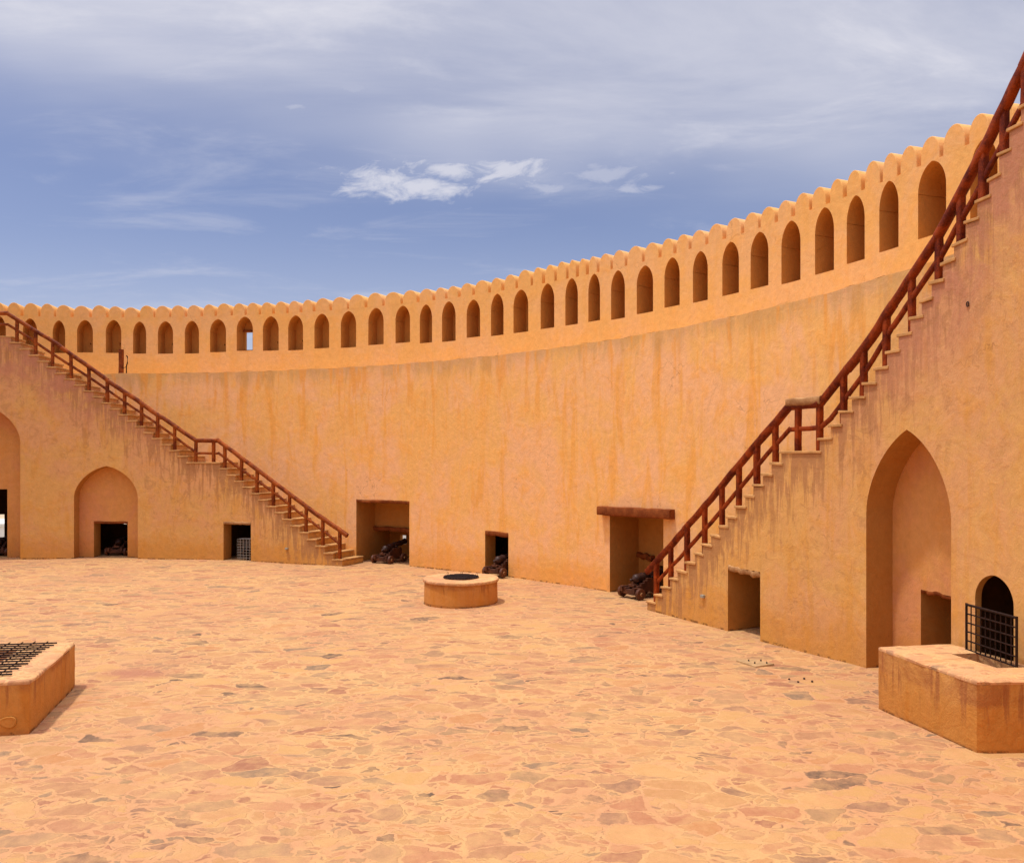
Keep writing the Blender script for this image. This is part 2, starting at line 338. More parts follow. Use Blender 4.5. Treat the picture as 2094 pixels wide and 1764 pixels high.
# ------------------------------------------------------------ geometry of the tower
CX,CY=-15.444,8.5824           # centre of the round courtyard
R1=22.93; R2=24.48; RO=25.20   # lower wall, parapet (set back), outside face
ZL=6.86; ZS=7.80; ZN=9.26      # ledge, niche sills, foot of the merlons
def pt(t,r,z): return Vector((CX+r*math.cos(-t),CY+r*math.sin(-t),z))     # t = minus the angle, grows to the right
def Zr(x,r):
    u=(x-HX)/F; a=u*u+1; b=u*CX+CY; c=CX*CX+CY*CY-r*r
    return (b+math.sqrt(b*b-a*c))/a
def tx(x,r):
    Z=Zr(x,r); return -math.atan2(Z-CY,(x-HX)/F*Z-CX)
def hz(x,y,r): return EYE+(HY-y)*Zr(x,r)/F
TA,TB=tx(1555,21.9),tx(1771,22.35)
def RSR(t): return 21.90+.45*min(1,max(0,(t-TA)/(TB-TA)))    # radius of the right-hand stair wall
def RSL(t): return 21.80
def txf(x,rf):
    t=tx(x,rf(-1.0))
    for _ in range(6): t=tx(x,rf(t))
    return t
def hzf(x,y,rf): return hz(x,y,rf(txf(x,rf)))

def wall_face(mb,rf,t0,t1,lo,hi,holes=(),breaks=(),step=.25,inward=True,uvhi=None,n_arch=22):
    """a cylindrical wall face; lo/hi(t,tm); holes: (ta,tb,lo(t),hi(t))"""
    bs={t0,t1}; bs.update(b for b in breaks if t0<b<t1)
    for h in holes:
        bs.update((h[0],h[1]))
        if len(h)>4 and h[4]:
            for i in range(1,n_arch):
                bs.add(h[0]+(h[1]-h[0])*(.5-.5*math.cos(math.pi*i/n_arch)))
    bs=sorted(b for b in bs if t0-1e-9<=b<=t1+1e-9); out=[]
    for a,b in zip(bs,bs[1:]):
        if b-a<1e-7: continue
        n=max(1,int((b-a)*rf(a)/step+.999)); out+=[(a+(b-a)*i/n,a+(b-a)*(i+1)/n) for i in range(n)]
    for a,b in out:
        tm=(a+b)/2; ra,rb=rf(a),rf(b)
        cuts=sorted([h for h in holes if h[0]<tm<h[1]],key=lambda h:h[2](tm))
        segs=[]; la,lb=lo(a,tm),lo(b,tm)
        for h in cuts:
            segs.append((la,lb,h[2](a),h[2](b))); la,lb=h[3](a),h[3](b)
        segs.append((la,lb,hi(a,tm),hi(b,tm)))
        for z0,z1,z2,z3 in segs:
            if z2-z0<1e-5 and z3-z1<1e-5: continue
            P=[pt(a,ra,z0),pt(b,rb,z1),pt(b,rb,z3),pt(a,ra,z2)]
            na=Vector((-math.cos(-a),-math.sin(-a),0)); nb=Vector((-math.cos(-b),-math.sin(-b),0))
            if not inward: na,nb=-na,-nb
            N=[na,nb,nb,na]; uv=None
            if uvhi:
                ha,hb=uvhi(a),uvhi(b); uv=[(a*ra,ha-z0),(b*rb,hb-z1),(b*rb,hb-z3),(a*ra,ha-z2)]
            if not inward: P=P[::-1]; N=N[::-1]; uv=uv[::-1] if uv else None
            mb.quad(*P,uv=uv,n=N)
def lining(mb,t0,t1,ra,rb,lo,hi,n=1,arch=False,rfa=None,rfb=None,step_r=0.0,seam=None):
    """jambs, sill and head of an opening between radius ra and rb"""
    fa=rfa or (lambda t:ra); fb=rfb or (lambda t:rb)
    def J(t,z0,z1,flip):
        q=[pt(t,fa(t),z0),pt(t,fb(t),z0),pt(t,fb(t),z1),pt(t,fa(t),z1)]
        mb.quad(*(q[::-1] if flip else q))
    J(t0,lo,hi(t0),False); J(t1,lo,hi(t1),True)
    mb.quad(pt(t0,fa(t0),lo),pt(t1,fa(t1),lo),pt(t1,fb(t1),lo),pt(t0,fb(t0),lo))
    ts=[t0+(t1-t0)*(.5-.5*math.cos(math.pi*i/n)) for i in range(n+1)] if arch else [t0+(t1-t0)*i/n for i in range(n+1)]
    for a,b in zip(ts,ts[1:]):
        mb.quad(pt(a,fa(a),hi(a)),pt(a,fb(a),hi(b) if False else hi(a)),pt(b,fb(b),hi(b)),pt(b,fa(b),hi(b)))
def archf(t0,t1,zs,za,p=.30):
    c=(t0+t1)/2; h=(t1-t0)/2
    def f(t):
        k=min(1,abs((t-c)/h)); return zs+(za-zs)*((1-p)*math.sqrt(max(0,1-k*k))+p*(1-k)**.9)
    return f

# ------------------------------------------------------------ setting: floor and land outside
def build_floor():
    mb=MB(); n=64; m=160; idx={}
    mb.v.append((CX,CY,0))
    rr=[27.4*(i+1)/n for i in range(n)]
    for i,r in enumerate(rr):
        for j in range(m):
            a=2*math.pi*j/m; x,y=CX+r*math.cos(a),CY+r*math.sin(a)
            z=.012*math.sin(x*1.3+y*.7)+.010*math.sin(x*.45-y*1.9+1)+.006*math.sin(3.1*x+2.3*y)
            z-=.010
            mb.v.append((x,y,min(z,.012)))
    for j in range(m): mb.f.append((0,1+j,1+(j+1)%m))
    for i in range(n-1):
        for j in range(m):
            a=1+i*m+j; b=1+i*m+(j+1)%m; mb.f.append((a,a+m,b+m,b))
    # stop the paving at the outside face of the tower
    mb.v=[(x,y,z) if math.hypot(x-CX,y-CY)<RO-.05 else (CX+(x-CX)*(RO-.06)/max(RO-.06,math.hypot(x-CX,y-CY)),CY+(y-CY)*(RO-.06)/max(RO-.06,math.hypot(x-CX,y-CY)),z) for x,y,z in mb.v]
    o=mb.build('floor',M_FLOOR,smooth=True); props(o,kind='structure')
    g_=MB(); g_.quad((-4000,-4000,-20),(4000,-4000,-20),(4000,4000,-20),(-4000,4000,-20)); props(g_.build('ground',M_FAR),kind='structure')
build_floor()

# ------------------------------------------------------------ round wall
wall=empty('round_wall',(CX,CY,0),label='tall round courtyard wall of orange plaster with a ledge, pointed niches and scalloped merlons',cat='wall')
def child(o,p):
    o.parent=p; o.matrix_parent_inverse=Matrix.Translation(p.location).inverted() if not p.rotation_euler.z else (Matrix.Translation(p.location)@Matrix.Rotation(p.rotation_euler.z,4,'Z')).inverted()
    return o
def beam(p0,p1,h,d,mat_,name,parent,jit=.012,n=14,sq=5):
    mb=MB(); p0=Vector(p0); p1=Vector(p1)
    mb.tube([p0.lerp(p1,i/n) for i in range(n+1)],d/2,h/2,n=12,jit=jit,sq=sq)
    return child(mb.build(name,mat_,auto=50),parent)

# doorways in the round wall: x0,x1,ytop in photo pixels
doors=[]      # (t0,t1,top)
for x0,x1,yt,xr in ((728.6,837,1022.5,780),(992,1039.6,1089,1015),(1247,1356.6,1056,1300)):
    doors.append((tx(x0,R1),tx(x1,R1),hz(xr,yt,R1)))
# passages that start at the stair walls
def sdoor(x0,x1,yt,rf,dr=0):
    f=lambda t: rf(t)+dr
    a,b=txf(x0,f),txf(x1,f); return (a,b,hzf((x0+x1)/2,yt,f))
DL_small=sdoor(457,513,1067,RSL)
DL_arch=sdoor(192,261,1066,RSL,.40)
DL_big=sdoor(-40,15,1000,RSL,.60)
DR_small=sdoor(1488.5,1554.5,1163,RSR)
a_=txf(1883,lambda t:RSR(t)+.54); DR_arch=(a_,a_+.85/23,hzf(1883,1205,lambda t:RSR(t)+.54))
WIN_R=(txf(1994,RSR),txf(2073,RSR))
# small windows through the outside face: (ta,tb,za,zb)
ports=[]
def port(xa,xb,za,zb):
    p=(tx(xa,RO-.1),tx(xb,RO-.1),za,zb); ports.append(p); return p
pA=port(820.5,833.5,.46,.80); pL=port(251,262,.98,1.32); pB=port(-3,11,.50,1.42); 
pC=(doors[2][1]-.030,doors[2][1]-.014,.5,.95); ports.append(pC)
pD=(doors[1][1]-.006,doors[1][1]+.004,.55,.85); 

T0,T1=-math.pi*1.5,math.pi*.5
cst=lambda z:(lambda t,tm=None:z)
mb=MB()
rnd=[(random.uniform(-1,1),random.uniform(0,6.3)) for _ in range(6)]
def ledge_z(t,tm=None):
    return ZL+.012*math.sin(t*61+.4)+.009*math.sin(t*143+2)+.006*math.sin(t*317)
holes=[(d[0],d[1],cst(-.5),(lambda t,z=d[2]:z)) for d in doors]
def W_(d,w): return (d[0]-w,d[1]+w,cst(-.5),cst(d[2]+.3))
holes+=[W_(DL_small,.02),W_(DL_arch,.045),W_(DL_big,.045),
        W_(DR_small,.02),(DR_arch[0],DR_arch[1],cst(-.5),cst(DR_arch[2])),W_((WIN_R[0],WIN_R[1],2.1),.012)]
wall_face(mb,lambda t:R1,T0,T1,cst(-.5),ledge_z,holes,step=.30)
# walkway
n=480
for i in range(n):
    a=T0+(T1-T0)*i/n; b=T0+(T1-T0)*(i+1)/n
    mb.quad(pt(a,R1,ledge_z(a)),pt(b,R1,ledge_z(b)),pt(b,R2+.05,ZL),pt(a,R2+.05,ZL),n=[Vector((0,0,1))]*4)
child(mb.build('lower_wall',M_WALL),wall)
mb=MB()
wall_face(mb,lambda t:RO,T0,T1,cst(-20.5),cst(ZN),[(p[0],p[1],(lambda t,z=p[2]:z),(lambda t,z=p[3]:z)) for p in ports],step=.5,inward=False)
child(mb.build('outer_face',M_OUT),wall)

# ---- niches in the parapet, measured one by one
WX=[(-16,12),(46.5,76),(107.6,133.2),(157.4,190),(216.2,248),(272,298.8),(322.7,353.9),(377.8,406.9),(429.4,462.2),(484,517.1),(537.6,569.9),(589.2,619.7),(642.9,673.1),(696.9,728.2),(753.1,784.5),(808.7,838.5),(858.4,883.6),(903.8,931.7),(954.2,981.8),(1003.9,1029.7),(1050,1080.2),(1105.5,1133.4),(1156,1181.6),(1203,1227),(1249.5,1277.8),(1302,1335.5),(1358.7,1389.9),(1416.9,1447.3),(1477,1511),(1534.9,1571.3),(1597.9,1636.9),(1666.6,1705.4),(1731.5,1768.2),(1798.1,1837.4),(1877.4,1934.8),(1984,2040)]
WT=[645.7,650.8,655,654,654,657.3,656.6,655.7,652.4,647.4,646.5,644.6,641.2,635.8,629.3,624.9,622.3,616,612.4,600.4,592,579.4,568.7,559.7,552.5,542.7,526.4,513.4,494.4,473.9,451.2,424.1,399.5,369.8,329,283]
WB=[720.8,720.6,721.7,720.5,721.5,722.9,723,722.6,719.8,717,716.7,715.8,711.8,710.4,704.6,700.4,700.9,697.7,689.2,685.7,679.4,671,664,656.4,651.7,639.7,626.4,616.2,601.8,587.4,576.8,556.9,534.9,510.6,480.4,446]
niches=[]
for (xa,xb),yt,yb in zip(WX,WT,WB):
    a,b=tx(xa,R2),tx(xb,R2); xm=(xa+xb)/2
    niches.append([a,b,hz(xm,yb,R2),hz(xm,yt,R2)])
while niches[0][0]>-2.05:
    n0=niches[0]; niches.insert(0,[n0[0]-1.06/R2,n0[0]-.48/R2,ZS,9.12])
while niches[-1][1]<.25:
    n0=niches[-1]; niches.append([n0[1]+.45/R2,n0[1]+1.05/R2,ZS,9.2])
mb=MB(); holes=[]
for nn in niches:
    a,b,zb,zt=nn; zs=zb+(zt-zb)*.62
    nn.append(archf(a,b,zs,zt,.12)); nn.append(zs)
    holes.append((a,b,(lambda t,z=zb:z),nn[4],True))
# merlon gaps measured along the top
NX=[12,44.2,80.2,112.8,147,184.8,218.6,251.8,283.7,315.7,348,380.6,412.2,441.8,473.2,502,531,559.7,587.6,615.2,642.2,676.4,711.3,748,784.5,821,855,886.8,912.9,938.7,968,1000.4,1027.9,1056.7,1086.9,1111.3,1135.8,1160.2,1180.6,1201.1,1222.9,1250.4,1280.1,1315.5,1349.2,1379.4,1410.8,1445.2,1480.9,1517.6,1552.5,1586.6,1621.7,1657.1,1692.5,1727.6,1763.8,1801.7,1837.8,1879.2,1924.5,1975.8,2025.5,2078]
TOPS=[(0,618),(29,618.3),(62.8,619.2),(97.7,621),(130,623.4),(165,625.2),(200,624.5),(235,626),(270,628),(300,624.5),(330,624.8),(364,624.5),(395,623.8),(428,622.2),(459,620),(517,619),(545,618.6),(573,616),(603,614.9),(629,613.3),(658,609.3),(693,606.8),(727.5,602.8),(764.7,599.3),(800.8,597),(835.6,594.2),(870.5,590),(900.7,588.2),(928.6,584.2),(985,572.5),(1015.5,567.6),(1044.6,560.8),(1076,551.5),(1105,545.5),(1129.5,539.7),(1152.7,533.4),(1174.8,530.6),(1194.6,528.3),(1215.5,523.4),(1241,517.1),(1269,511.3),(1301.5,502.5),(1334,495.5),(1366.6,487.6),(1433.6,469.3),(1467,456.9),(1503,445.5),(1538,433.6),(1574.4,420.7),(1609,407.8),(1644,394.4),(1680,380.2),(1714,363.9),(1750,345.8),(1786,328.5),(1825,311.4),(1863.7,297.5),(1955.5,251.8),(2010.8,228.9),(2094,190)]
def topz(t):
    best=[(tx(x,R2),hz(x,y,R2)) for x,y in TOPS]
    if t<=best[0][0]: return best[0][1]
    for (a,za),(b,zb) in zip(best,best[1:]):
        if a<=t<=b: return za+(zb-za)*(t-a)/(b-a)
    return best[-1][1]
gaps=[tx(x,R2) for x in NX]
while gaps[0]>-2.05: gaps.insert(0,gaps[0]-random.uniform(.58,.66)/R2)
while gaps[-1]<.25: gaps.append(gaps[-1]+random.uniform(.50,.58)/R2)
TN0,TN1=gaps[0],gaps[-1]
wall_face(mb,lambda t:R2,TN0,TN1,cst(ZL),cst(ZN),holes,step=.28,n_arch=18)
wall_face(mb,lambda t:R2,T0,TN0,cst(ZL),cst(ZN),step=.5); wall_face(mb,lambda t:R2,TN1,T1,cst(ZL),cst(ZN),step=.5)
for i in range(n):
    a=T0+(T1-T0)*i/n; b=T0+(T1-T0)*(i+1)/n
    mb.quad(pt(a,R2,ZN),pt(b,R2,ZN),pt(b,RO,ZN),pt(a,RO,ZN),n=[Vector((0,0,1))]*4)
child(mb.build('parapet',M_PARA),wall)
topdata=[(tx(x,R2),hz(x,y,R2)) for x,y in TOPS]
for i,(a,b) in enumerate(zip(gaps,gaps[1:])):
    ga=.060/R2; a2,b2=a+ga*random.uniform(.6,1.1),b-ga*random.uniform(.6,1.1)
    zt=topz((a+b)/2)+random.uniform(-.012,.012); h=zt-(ZN-.002); base=min(.13,h*.28)
    mb=MB(); prof=[]
    m=16; c=(a2+b2)/2; hw=(b2-a2)/2; sk=random.uniform(-.06,.06)
    prof.append((a2,ZN-.002))
    for k in range(m+1):
        an=math.pi*(1-k/m); cc=math.cos(an); ss_=math.sin(an)
        prof.append((c+hw*cc+sk*hw*ss_*.5,ZN+base+(h-base)*ss_**.92))
    prof.append((b2,ZN-.002))
    loops=[]
    for (rr_,ins) in ((R2,.010),(R2+.009,0),(RO-.03,0),(RO,.02)):
        loops.append([pt(c+(t-c)*(1-ins/(hw*R2)),rr_,z-ins*max(0,(z-ZN-.05)/h)) for t,z in prof])
    K=len(prof); b0=len(mb.v)
    for L in loops: mb.v+=[tuple(p) for p in L]
    mb.f.append(tuple(b0+j for j in range(K))[::-1]); mb.f.append(tuple(b0+(len(loops)-1)*K+j for j in range(K)))
    for l in range(len(loops)-1):
        for j in range(K-1):
            a_i=b0+l*K+j; mb.f.append((a_i,a_i+1,a_i+1+K,a_i+K))
    child(mb.build('merlon',M_PARA,auto=28,recalc=True),wall)
def back_with_hole(mb,a,b,r,zb,f,hole,rad=.035,thick=.12):
    """niche back wall, with a small round gun hole bored through it"""
    N=18; ts=[a+(b-a)*(.5-.5*math.cos(math.pi*i/N)) for i in range(N+1)]
    out=[pt(a,r,zb),pt(b,r,zb)]+[pt(t,r,f(t)) for t in ts[::-1]]
    c=pt(hole[0],r,hole[1]); tang=(pt(hole[0]+.001,r,0)-pt(hole[0],r,0)).normalized(); up=Vector((0,0,1)); rad_dir=Vector((math.cos(-hole[0]),math.sin(-hole[0]),0))
    # cut the outline into a fan joined to the ring of the hole
    M_=len(out); ring=[]
    for p in out:
        d=p-c; an=math.atan2(d.dot(up),d.dot(tang)); ring.append(c+tang*math.cos(an)*rad+up*math.sin(an)*rad)
    for i in range(M_):
        j=(i+1)%M_
        if (out[i]-out[j]).length<1e-6: continue
        mb.quad(out[i],out[j],ring[j],ring[i])
    k=12; pr=None
    q=[c+tang*math.cos(2*math.pi*i/k)*rad+up*math.sin(2*math.pi*i/k)*rad for i in range(k)]
    for i in range(k):
        mb.quad(q[i],q[(i+1)%k],q[(i+1)%k]+rad_dir*thick,q[i]+rad_dir*thick)
    mb.add([p+rad_dir*thick for p in q],[tuple(range(k))])
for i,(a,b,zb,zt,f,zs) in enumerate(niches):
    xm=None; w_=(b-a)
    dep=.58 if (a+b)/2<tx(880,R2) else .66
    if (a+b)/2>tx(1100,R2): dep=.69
    mb=MB(); rb=R2+dep; k_=.012
    # jambs up to the springing seam, then a vault that starts a finger wider
    e=.012/R2
    for t,sg in ((a,0),(b,1)):
        tt=t
        for (z0,z1,off) in ((zb,zs-.006,0),(zs+.006,f(t)+.0001 if False else zs+.0065,0)):
            q_=[pt(tt,R2,z0),pt(tt,rb,z0),pt(tt,rb,z1),pt(tt,R2,z1)]
            mb.quad(*(q_[::-1] if sg else q_))
        # the scored seam
        ti=t-e if sg==0 else t+e
        for (t1_,z1_,t2_,z2_) in ((t,zs-.006,ti,zs-.004),(ti,zs-.004,ti,zs+.004),(ti,zs+.004,t,zs+.0065)):
            mb.quad(pt(t1_,R2+.003,z1_),pt(t1_,rb,z1_),pt(t2_,rb,z2_),pt(t2_,R2+.003,z2_))
    mb.quad(pt(a,R2,zb),pt(b,R2,zb),pt(b,rb,zb+.03),pt(a,rb,zb+.03))
    ts=[a+(b-a)*(.5-.5*math.cos(math.pi*j/18)) for j in range(19)]
    for t1_,t2_ in zip(ts,ts[1:]):
        mb.quad(pt(t1_,R2,max(f(t1_),zs+.006)),pt(t1_,rb,max(f(t1_),zs+.006)),pt(t2_,rb,max(f(t2_),zs+.006)),pt(t2_,R2,max(f(t2_),zs+.006)))
    is_win=(i==[n_[0] for n_ in niches].index(tx(484,R2))) if False else abs(a-tx(484,R2))<1e-6
    if is_win:
        # the one niche with a real window cut through to the sky
        wa,wb=tx(501,rb),tx(516.5,rb); za,zz=zb+.11,zb+.82
        wall_face(mb,lambda t:rb,a,b,cst(zb),lambda t,tm=None:max(f(t),zb+.01),[(wa,wb,cst(za),cst(zz))],step=.05)
        lining(mb,wa,wb,rb,RO+.01,za,cst(zz))
        WINP=(wa,wb,za,zz)
    else:
        ht=a+(b-a)*random.uniform(.42,.58); hz_=zb+random.uniform(.36,.46)
        back_with_hole(mb,a,b,rb,zb,lambda t:max(f(t),zs+.006),(ht,hz_))
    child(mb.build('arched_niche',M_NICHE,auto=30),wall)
# small dark gun holes also show in the jamb of the niches on the left side
mb=MB(); wa,wb,za,zz=WINP; beam_p=(pt(wa-.003,R2+.52,zz+.035),pt(wb,R2+.52,zz+.035))
beam(beam_p[0],beam_p[1],.07,.12,M_BEAM,'lintel',wall,jit=.003,n=4)

# the outside face needs that window opening too
for o in [o for o in bpy.data.objects if o.name.startswith('outer_face')]:
    bpy.data.objects.remove(o)
mb=MB()
wall_face(mb,lambda t:RO,T0,T1,cst(-20.5),cst(ZN),[(p[0],p[1],(lambda t,z=p[2]:z),(lambda t,z=p[3]:z)) for p in ports+[WINP]],step=.5,inward=False)
child(mb.build('outer_face',M_OUT),wall)

# ---- chambers behind the doorways
def passage(parent,name,ra,d,rb,mat_,win=None,rfa=None,zf=-.02,throat=.5,topf=None,wide=.045):
    t0,t1,top=d; mb=MB(); fa=rfa or (lambda t:ra); tf=topf or cst(top)
    rt=fa((t0+t1)/2)+throat
    lining(mb,t0,t1,0,0,zf,tf,rfa=fa,rfb=lambda t:rt,n=20 if topf else 1,arch=bool(topf))
    o=child(mb.build(name,mat_),parent); mb=MB()
    a,b,zt=t0-wide,t1+wide,top+.3        # the passage opens into a wider vaulted room in the thickness of the tower
    wall_face(mb,lambda t:rt,a,b,cst(zf),cst(zt),[(t0,t1,cst(zf),tf,bool(topf))],step=.4,inward=False)
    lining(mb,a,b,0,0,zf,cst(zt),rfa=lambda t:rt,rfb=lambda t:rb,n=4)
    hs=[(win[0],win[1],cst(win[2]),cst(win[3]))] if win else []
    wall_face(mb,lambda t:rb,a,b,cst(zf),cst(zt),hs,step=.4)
    if win: lining(mb,hs[0][0],hs[0][1],rb,RO+.005,win[2],cst(win[3]))
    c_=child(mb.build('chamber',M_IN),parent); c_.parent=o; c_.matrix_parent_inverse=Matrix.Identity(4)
    return o
# doorway with the large gun: outer recess, beam, deeper chamber
def gun_door(d,x_in,y_beam,win,big_slot=None):
    t0,t1,top=d; dep=1.13; rm=R1+dep
    mb=MB()
    lining(mb,t0,t1,R1,rm,-.03,cst(top))
    zb=hz(x_in,y_beam,rm)
    o1,o2=(t0,t1) if not big_slot else big_slot
    wall_face(mb,lambda t:rm,t0,t1,cst(-.03),cst(top),[(o1,o2,cst(-.03),cst(zb))],step=.3)
    dw=child(mb.build('doorway',M_JAMB),wall)
    mb=MB(); lining(mb,o1,o2,rm,RO-.2,-.03,cst(zb))
    wall_face(mb,lambda t:RO-.2,o1,o2,cst(-.03),cst(zb),[(max(win[0],o1+.0005),min(win[1],o2-.0005),cst(win[2]),cst(win[3]))],step=.3)
    lining(mb,max(win[0],o1+.0005),min(win[1],o2-.0005),RO-.2,RO+.004,win[2],cst(win[3]))
    ch=mb.build('gun_chamber',M_JAMB); ch.parent=dw
    return dw,zb,rm
# the sub-parts hang under 'doorway', which itself sits at the wall's origin
def sub(o,dw):
    o.parent=dw; o.matrix_parent_inverse=(Matrix.Translation(wall.location)@Matrix.Translation((0,0,0))@wall.matrix_world.inverted()@Matrix.Identity(4)) if False else Matrix.Identity(4)
    return o
dwA,zA,rmA=gun_door(doors[0],760,1081,pA)
t0,t1,top=doors[0]
sub(beam(pt(t0+.0005,R1+.10,top-.045),pt(t1-.0005,R1+.10,top-.035),.11,.22,M_BEAM,'lintel',wall,jit=.012),dwA)
sub(beam(pt(t0+.0005,rmA-.03,zA+.03),pt(t1-.0005,rmA-.03,zA+.0),.15,.16,M_BEAM,'beam',wall,jit=.012),dwA)
dwC,zC,rmC=gun_door(doors[2],1310,1150,pC,(doors[2][0]+.030,doors[2][1]))
t0,t1,top=doors[2]
sub(beam(pt(tx(1228,R1-.05),R1-.02,hz(1228,1043,R1)),pt(tx(1377,R1-.05),R1-.02,hz(1377,1051,R1)),.245,.36,M_BEAM,'lintel',wall,jit=.005,sq=9),dwC)
sub(beam(pt(tx(1303,rmC-.05),rmC-.02,hz(1303,1133,rmC)),pt(tx(1336,rmC-.05),rmC-.06,hz(1336,1140,rmC)),.15,.15,M_BEAM,'beam',wall,jit=.022,n=6,sq=3),dwC)
sub(beam(pt(t1-.002,R1+.10,.02),pt(t1-.002,R1+.10,hz(1352,1103,R1)),.07,.06,M_RAILR,'door_post',wall,jit=.004,n=6),dwC)
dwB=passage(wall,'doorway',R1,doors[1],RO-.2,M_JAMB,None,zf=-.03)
t0,t1,top=doors[1]
sub(beam(pt(t0+.0004,R1+.08,top-.03),pt(t1-.0004,R1+.08,top-.05),.16,.20,M_BEAM,'lintel',wall,jit=.010,n=8),dwB)
# slot in back of gun recess A: darkness painted as a black sheet
mb=MB(); 
ta,tb=tx(785,RO-.22),tx(791,RO-.22)
mb.box(-.07,.07,-.004,.0,.0,.36,Matrix.Translation(pt((ta+tb)/2,RO-.205,.62))@Matrix.Rotation(-(ta+tb)/2+math.pi/2,4,'Z'))
sub(child(mb.build('slot_dark_sheet',M_BLACK),wall),dwA)

# ------------------------------------------------------------ stairs
def stairs(name,label,rf,steps,t_end,right,openings,mat_rail,rail_px,mid_px,posts_px,landing_idx,reach):
    """steps: list of (t0,t1,z) from bottom to top, neighbouring intervals touching"""
    root=empty(name,pt(steps[0][0],rf(steps[0][0]),0),label=label,cat='staircase')
    st=sorted(steps); ts=[s[0] for s in st]+[st[-1][1]]
    def hi(t,tm):
        for s in st:
            if s[0]<=tm<=s[1]: return s[2]-.052
        return st[0][2]
    # smooth pitch line for the stain mapping
    cen=[((s[0]+s[1])/2,s[2]) for s in st]
    def uvhi(t):
        if t<=cen[0][0]: return cen[0][1]
        for (a,za),(b,zb) in zip(cen,cen[1:]):
            if a<=t<=b: return za+(zb-za)*(t-a)/(b-a)
        return cen[-1][1]
    mb=MB()
    wall_face(mb,rf,ts[0],ts[-1],cst(-.4),hi,openings,breaks=ts,step=.3,uvhi=uvhi,n_arch=28)
    # risers, step beds and the two ends
    def vq(t,z0,z1,flip):
        r0,r1=rf(t),R1+.03; h=uvhi(t)
        q_=[pt(t,r0,z0),pt(t,r1,z0),pt(t,r1,z1),pt(t,r0,z1)]; u_=[(r0,1.2),(r1,1.2),(r1,1.2),(r0,1.2)]
        if not flip: q_=q_[::-1]
        mb.quad(*q_,uv=u_,n=[(Vector((math.sin(-t),-math.cos(-t),0))*(1 if flip else -1))]*4)
    for s,s2 in zip(st,st[1:]):
        if s[2]>s2[2]: vq(s[1],s2[2]-.06,s[2]-.05,True)
        else: vq(s[1],s[2]-.06,s2[2]-.05,False)
    vq(ts[0],-.4,st[0][2]-.05,False); vq(ts[-1],-.4,st[-1][2]-.05,True)
    for s in st:
        m_=max(1,int((s[1]-s[0])*22/.4))
        for k in range(m_):
            a=s[0]+(s[1]-s[0])*k/m_; b=s[0]+(s[1]-s[0])*(k+1)/m_
            mb.quad(pt(a,rf(a),s[2]-.053),pt(b,rf(b),s[2]-.053),pt(b,R1+.02,s[2]-.053),pt(a,R1+.02,s[2]-.053),uv=[(0,1.5)]*4,n=[Vector((0,0,1))]*4)
    # back of the stair block where it rises above the ledge
    wall_face(mb,lambda t:R1+.03,ts[0],ts[-1],cst(ZL-.1),lambda t,tm:max(ZL-.1,hi(t,tm)),breaks=ts,step=.4,inward=False,uvhi=uvhi)
    child(mb.build('stair_wall',M_STAIR),root)
    for i,s in enumerate(st):
        mb=MB(); ov=.035/22; a,b=s[0],s[1]
        if right: a-=ov*random.uniform(.7,1.3); b+=.002
        else: b+=ov*random.uniform(.7,1.3); a-=.002
        if i==0 and right is False: a=s[0]
        m_=max(1,int((b-a)*22/.35)); th=.05*random.uniform(.85,1.15); dz=random.uniform(-.006,.006); pr=random.uniform(.012,.035)
        tilt=random.uniform(-.010,.010)
        for k in range(m_):
            a1=a+(b-a)*k/m_; b1=a+(b-a)*(k+1)/m_
            za=s[2]+dz+tilt*(k/m_-.5)*2; zb=s[2]+dz+tilt*((k+1)/m_-.5)*2
            P=[pt(a1,rf(a1)-pr,za-th),pt(b1,rf(b1)-pr,zb-th),pt(b1,R1+.03,zb-th),pt(a1,R1+.03,za-th),pt(a1,rf(a1)-pr,za),pt(b1,rf(b1)-pr,zb),pt(b1,R1+.03,zb),pt(a1,R1+.03,za)]
            fs=[(0,1,5,4),(4,5,6,7),(3,2,1,0),(2,3,7,6)]
            if k==0: fs.append((0,4,7,3))
            if k==m_-1: fs.append((1,2,6,5))
            mb.add(P,fs)
        import bmesh
        o=mb.build('landing' if (s[1]-s[0])*22>.8 else 'tread',M_TREAD)
        bm=bmesh.new(); bm.from_mesh(o.data); bmesh.ops.remove_doubles(bm,verts=bm.verts,dist=.0005); bmesh.ops.recalc_face_normals(bm,faces=bm.faces); bm.to_mesh(o.data); bm.free()
        b_=o.modifiers.new('bevel','BEVEL'); b_.width=.009; b_.segments=2; b_.limit_method='ANGLE'
        child(o,root)
    # railing
    ri=.10
    rr=lambda t: rf(t)+ri
    def tz(px): return [(txf(x,rr),hzf(x,y,rr)) for x,y in px]
    R_,M2=tz(rail_px),tz(mid_px)
    def zat(L,t):
        L=sorted(L)
        if t<=L[0][0]: 
            (a,za),(b,zb)=L[0],L[1]; return za
        for (a,za),(b,zb) in zip(L,L[1:]):
            if a<=t<=b: return za+(zb-za)*(t-a)/(b-a)
        return L[-1][1]
    mb=MB()
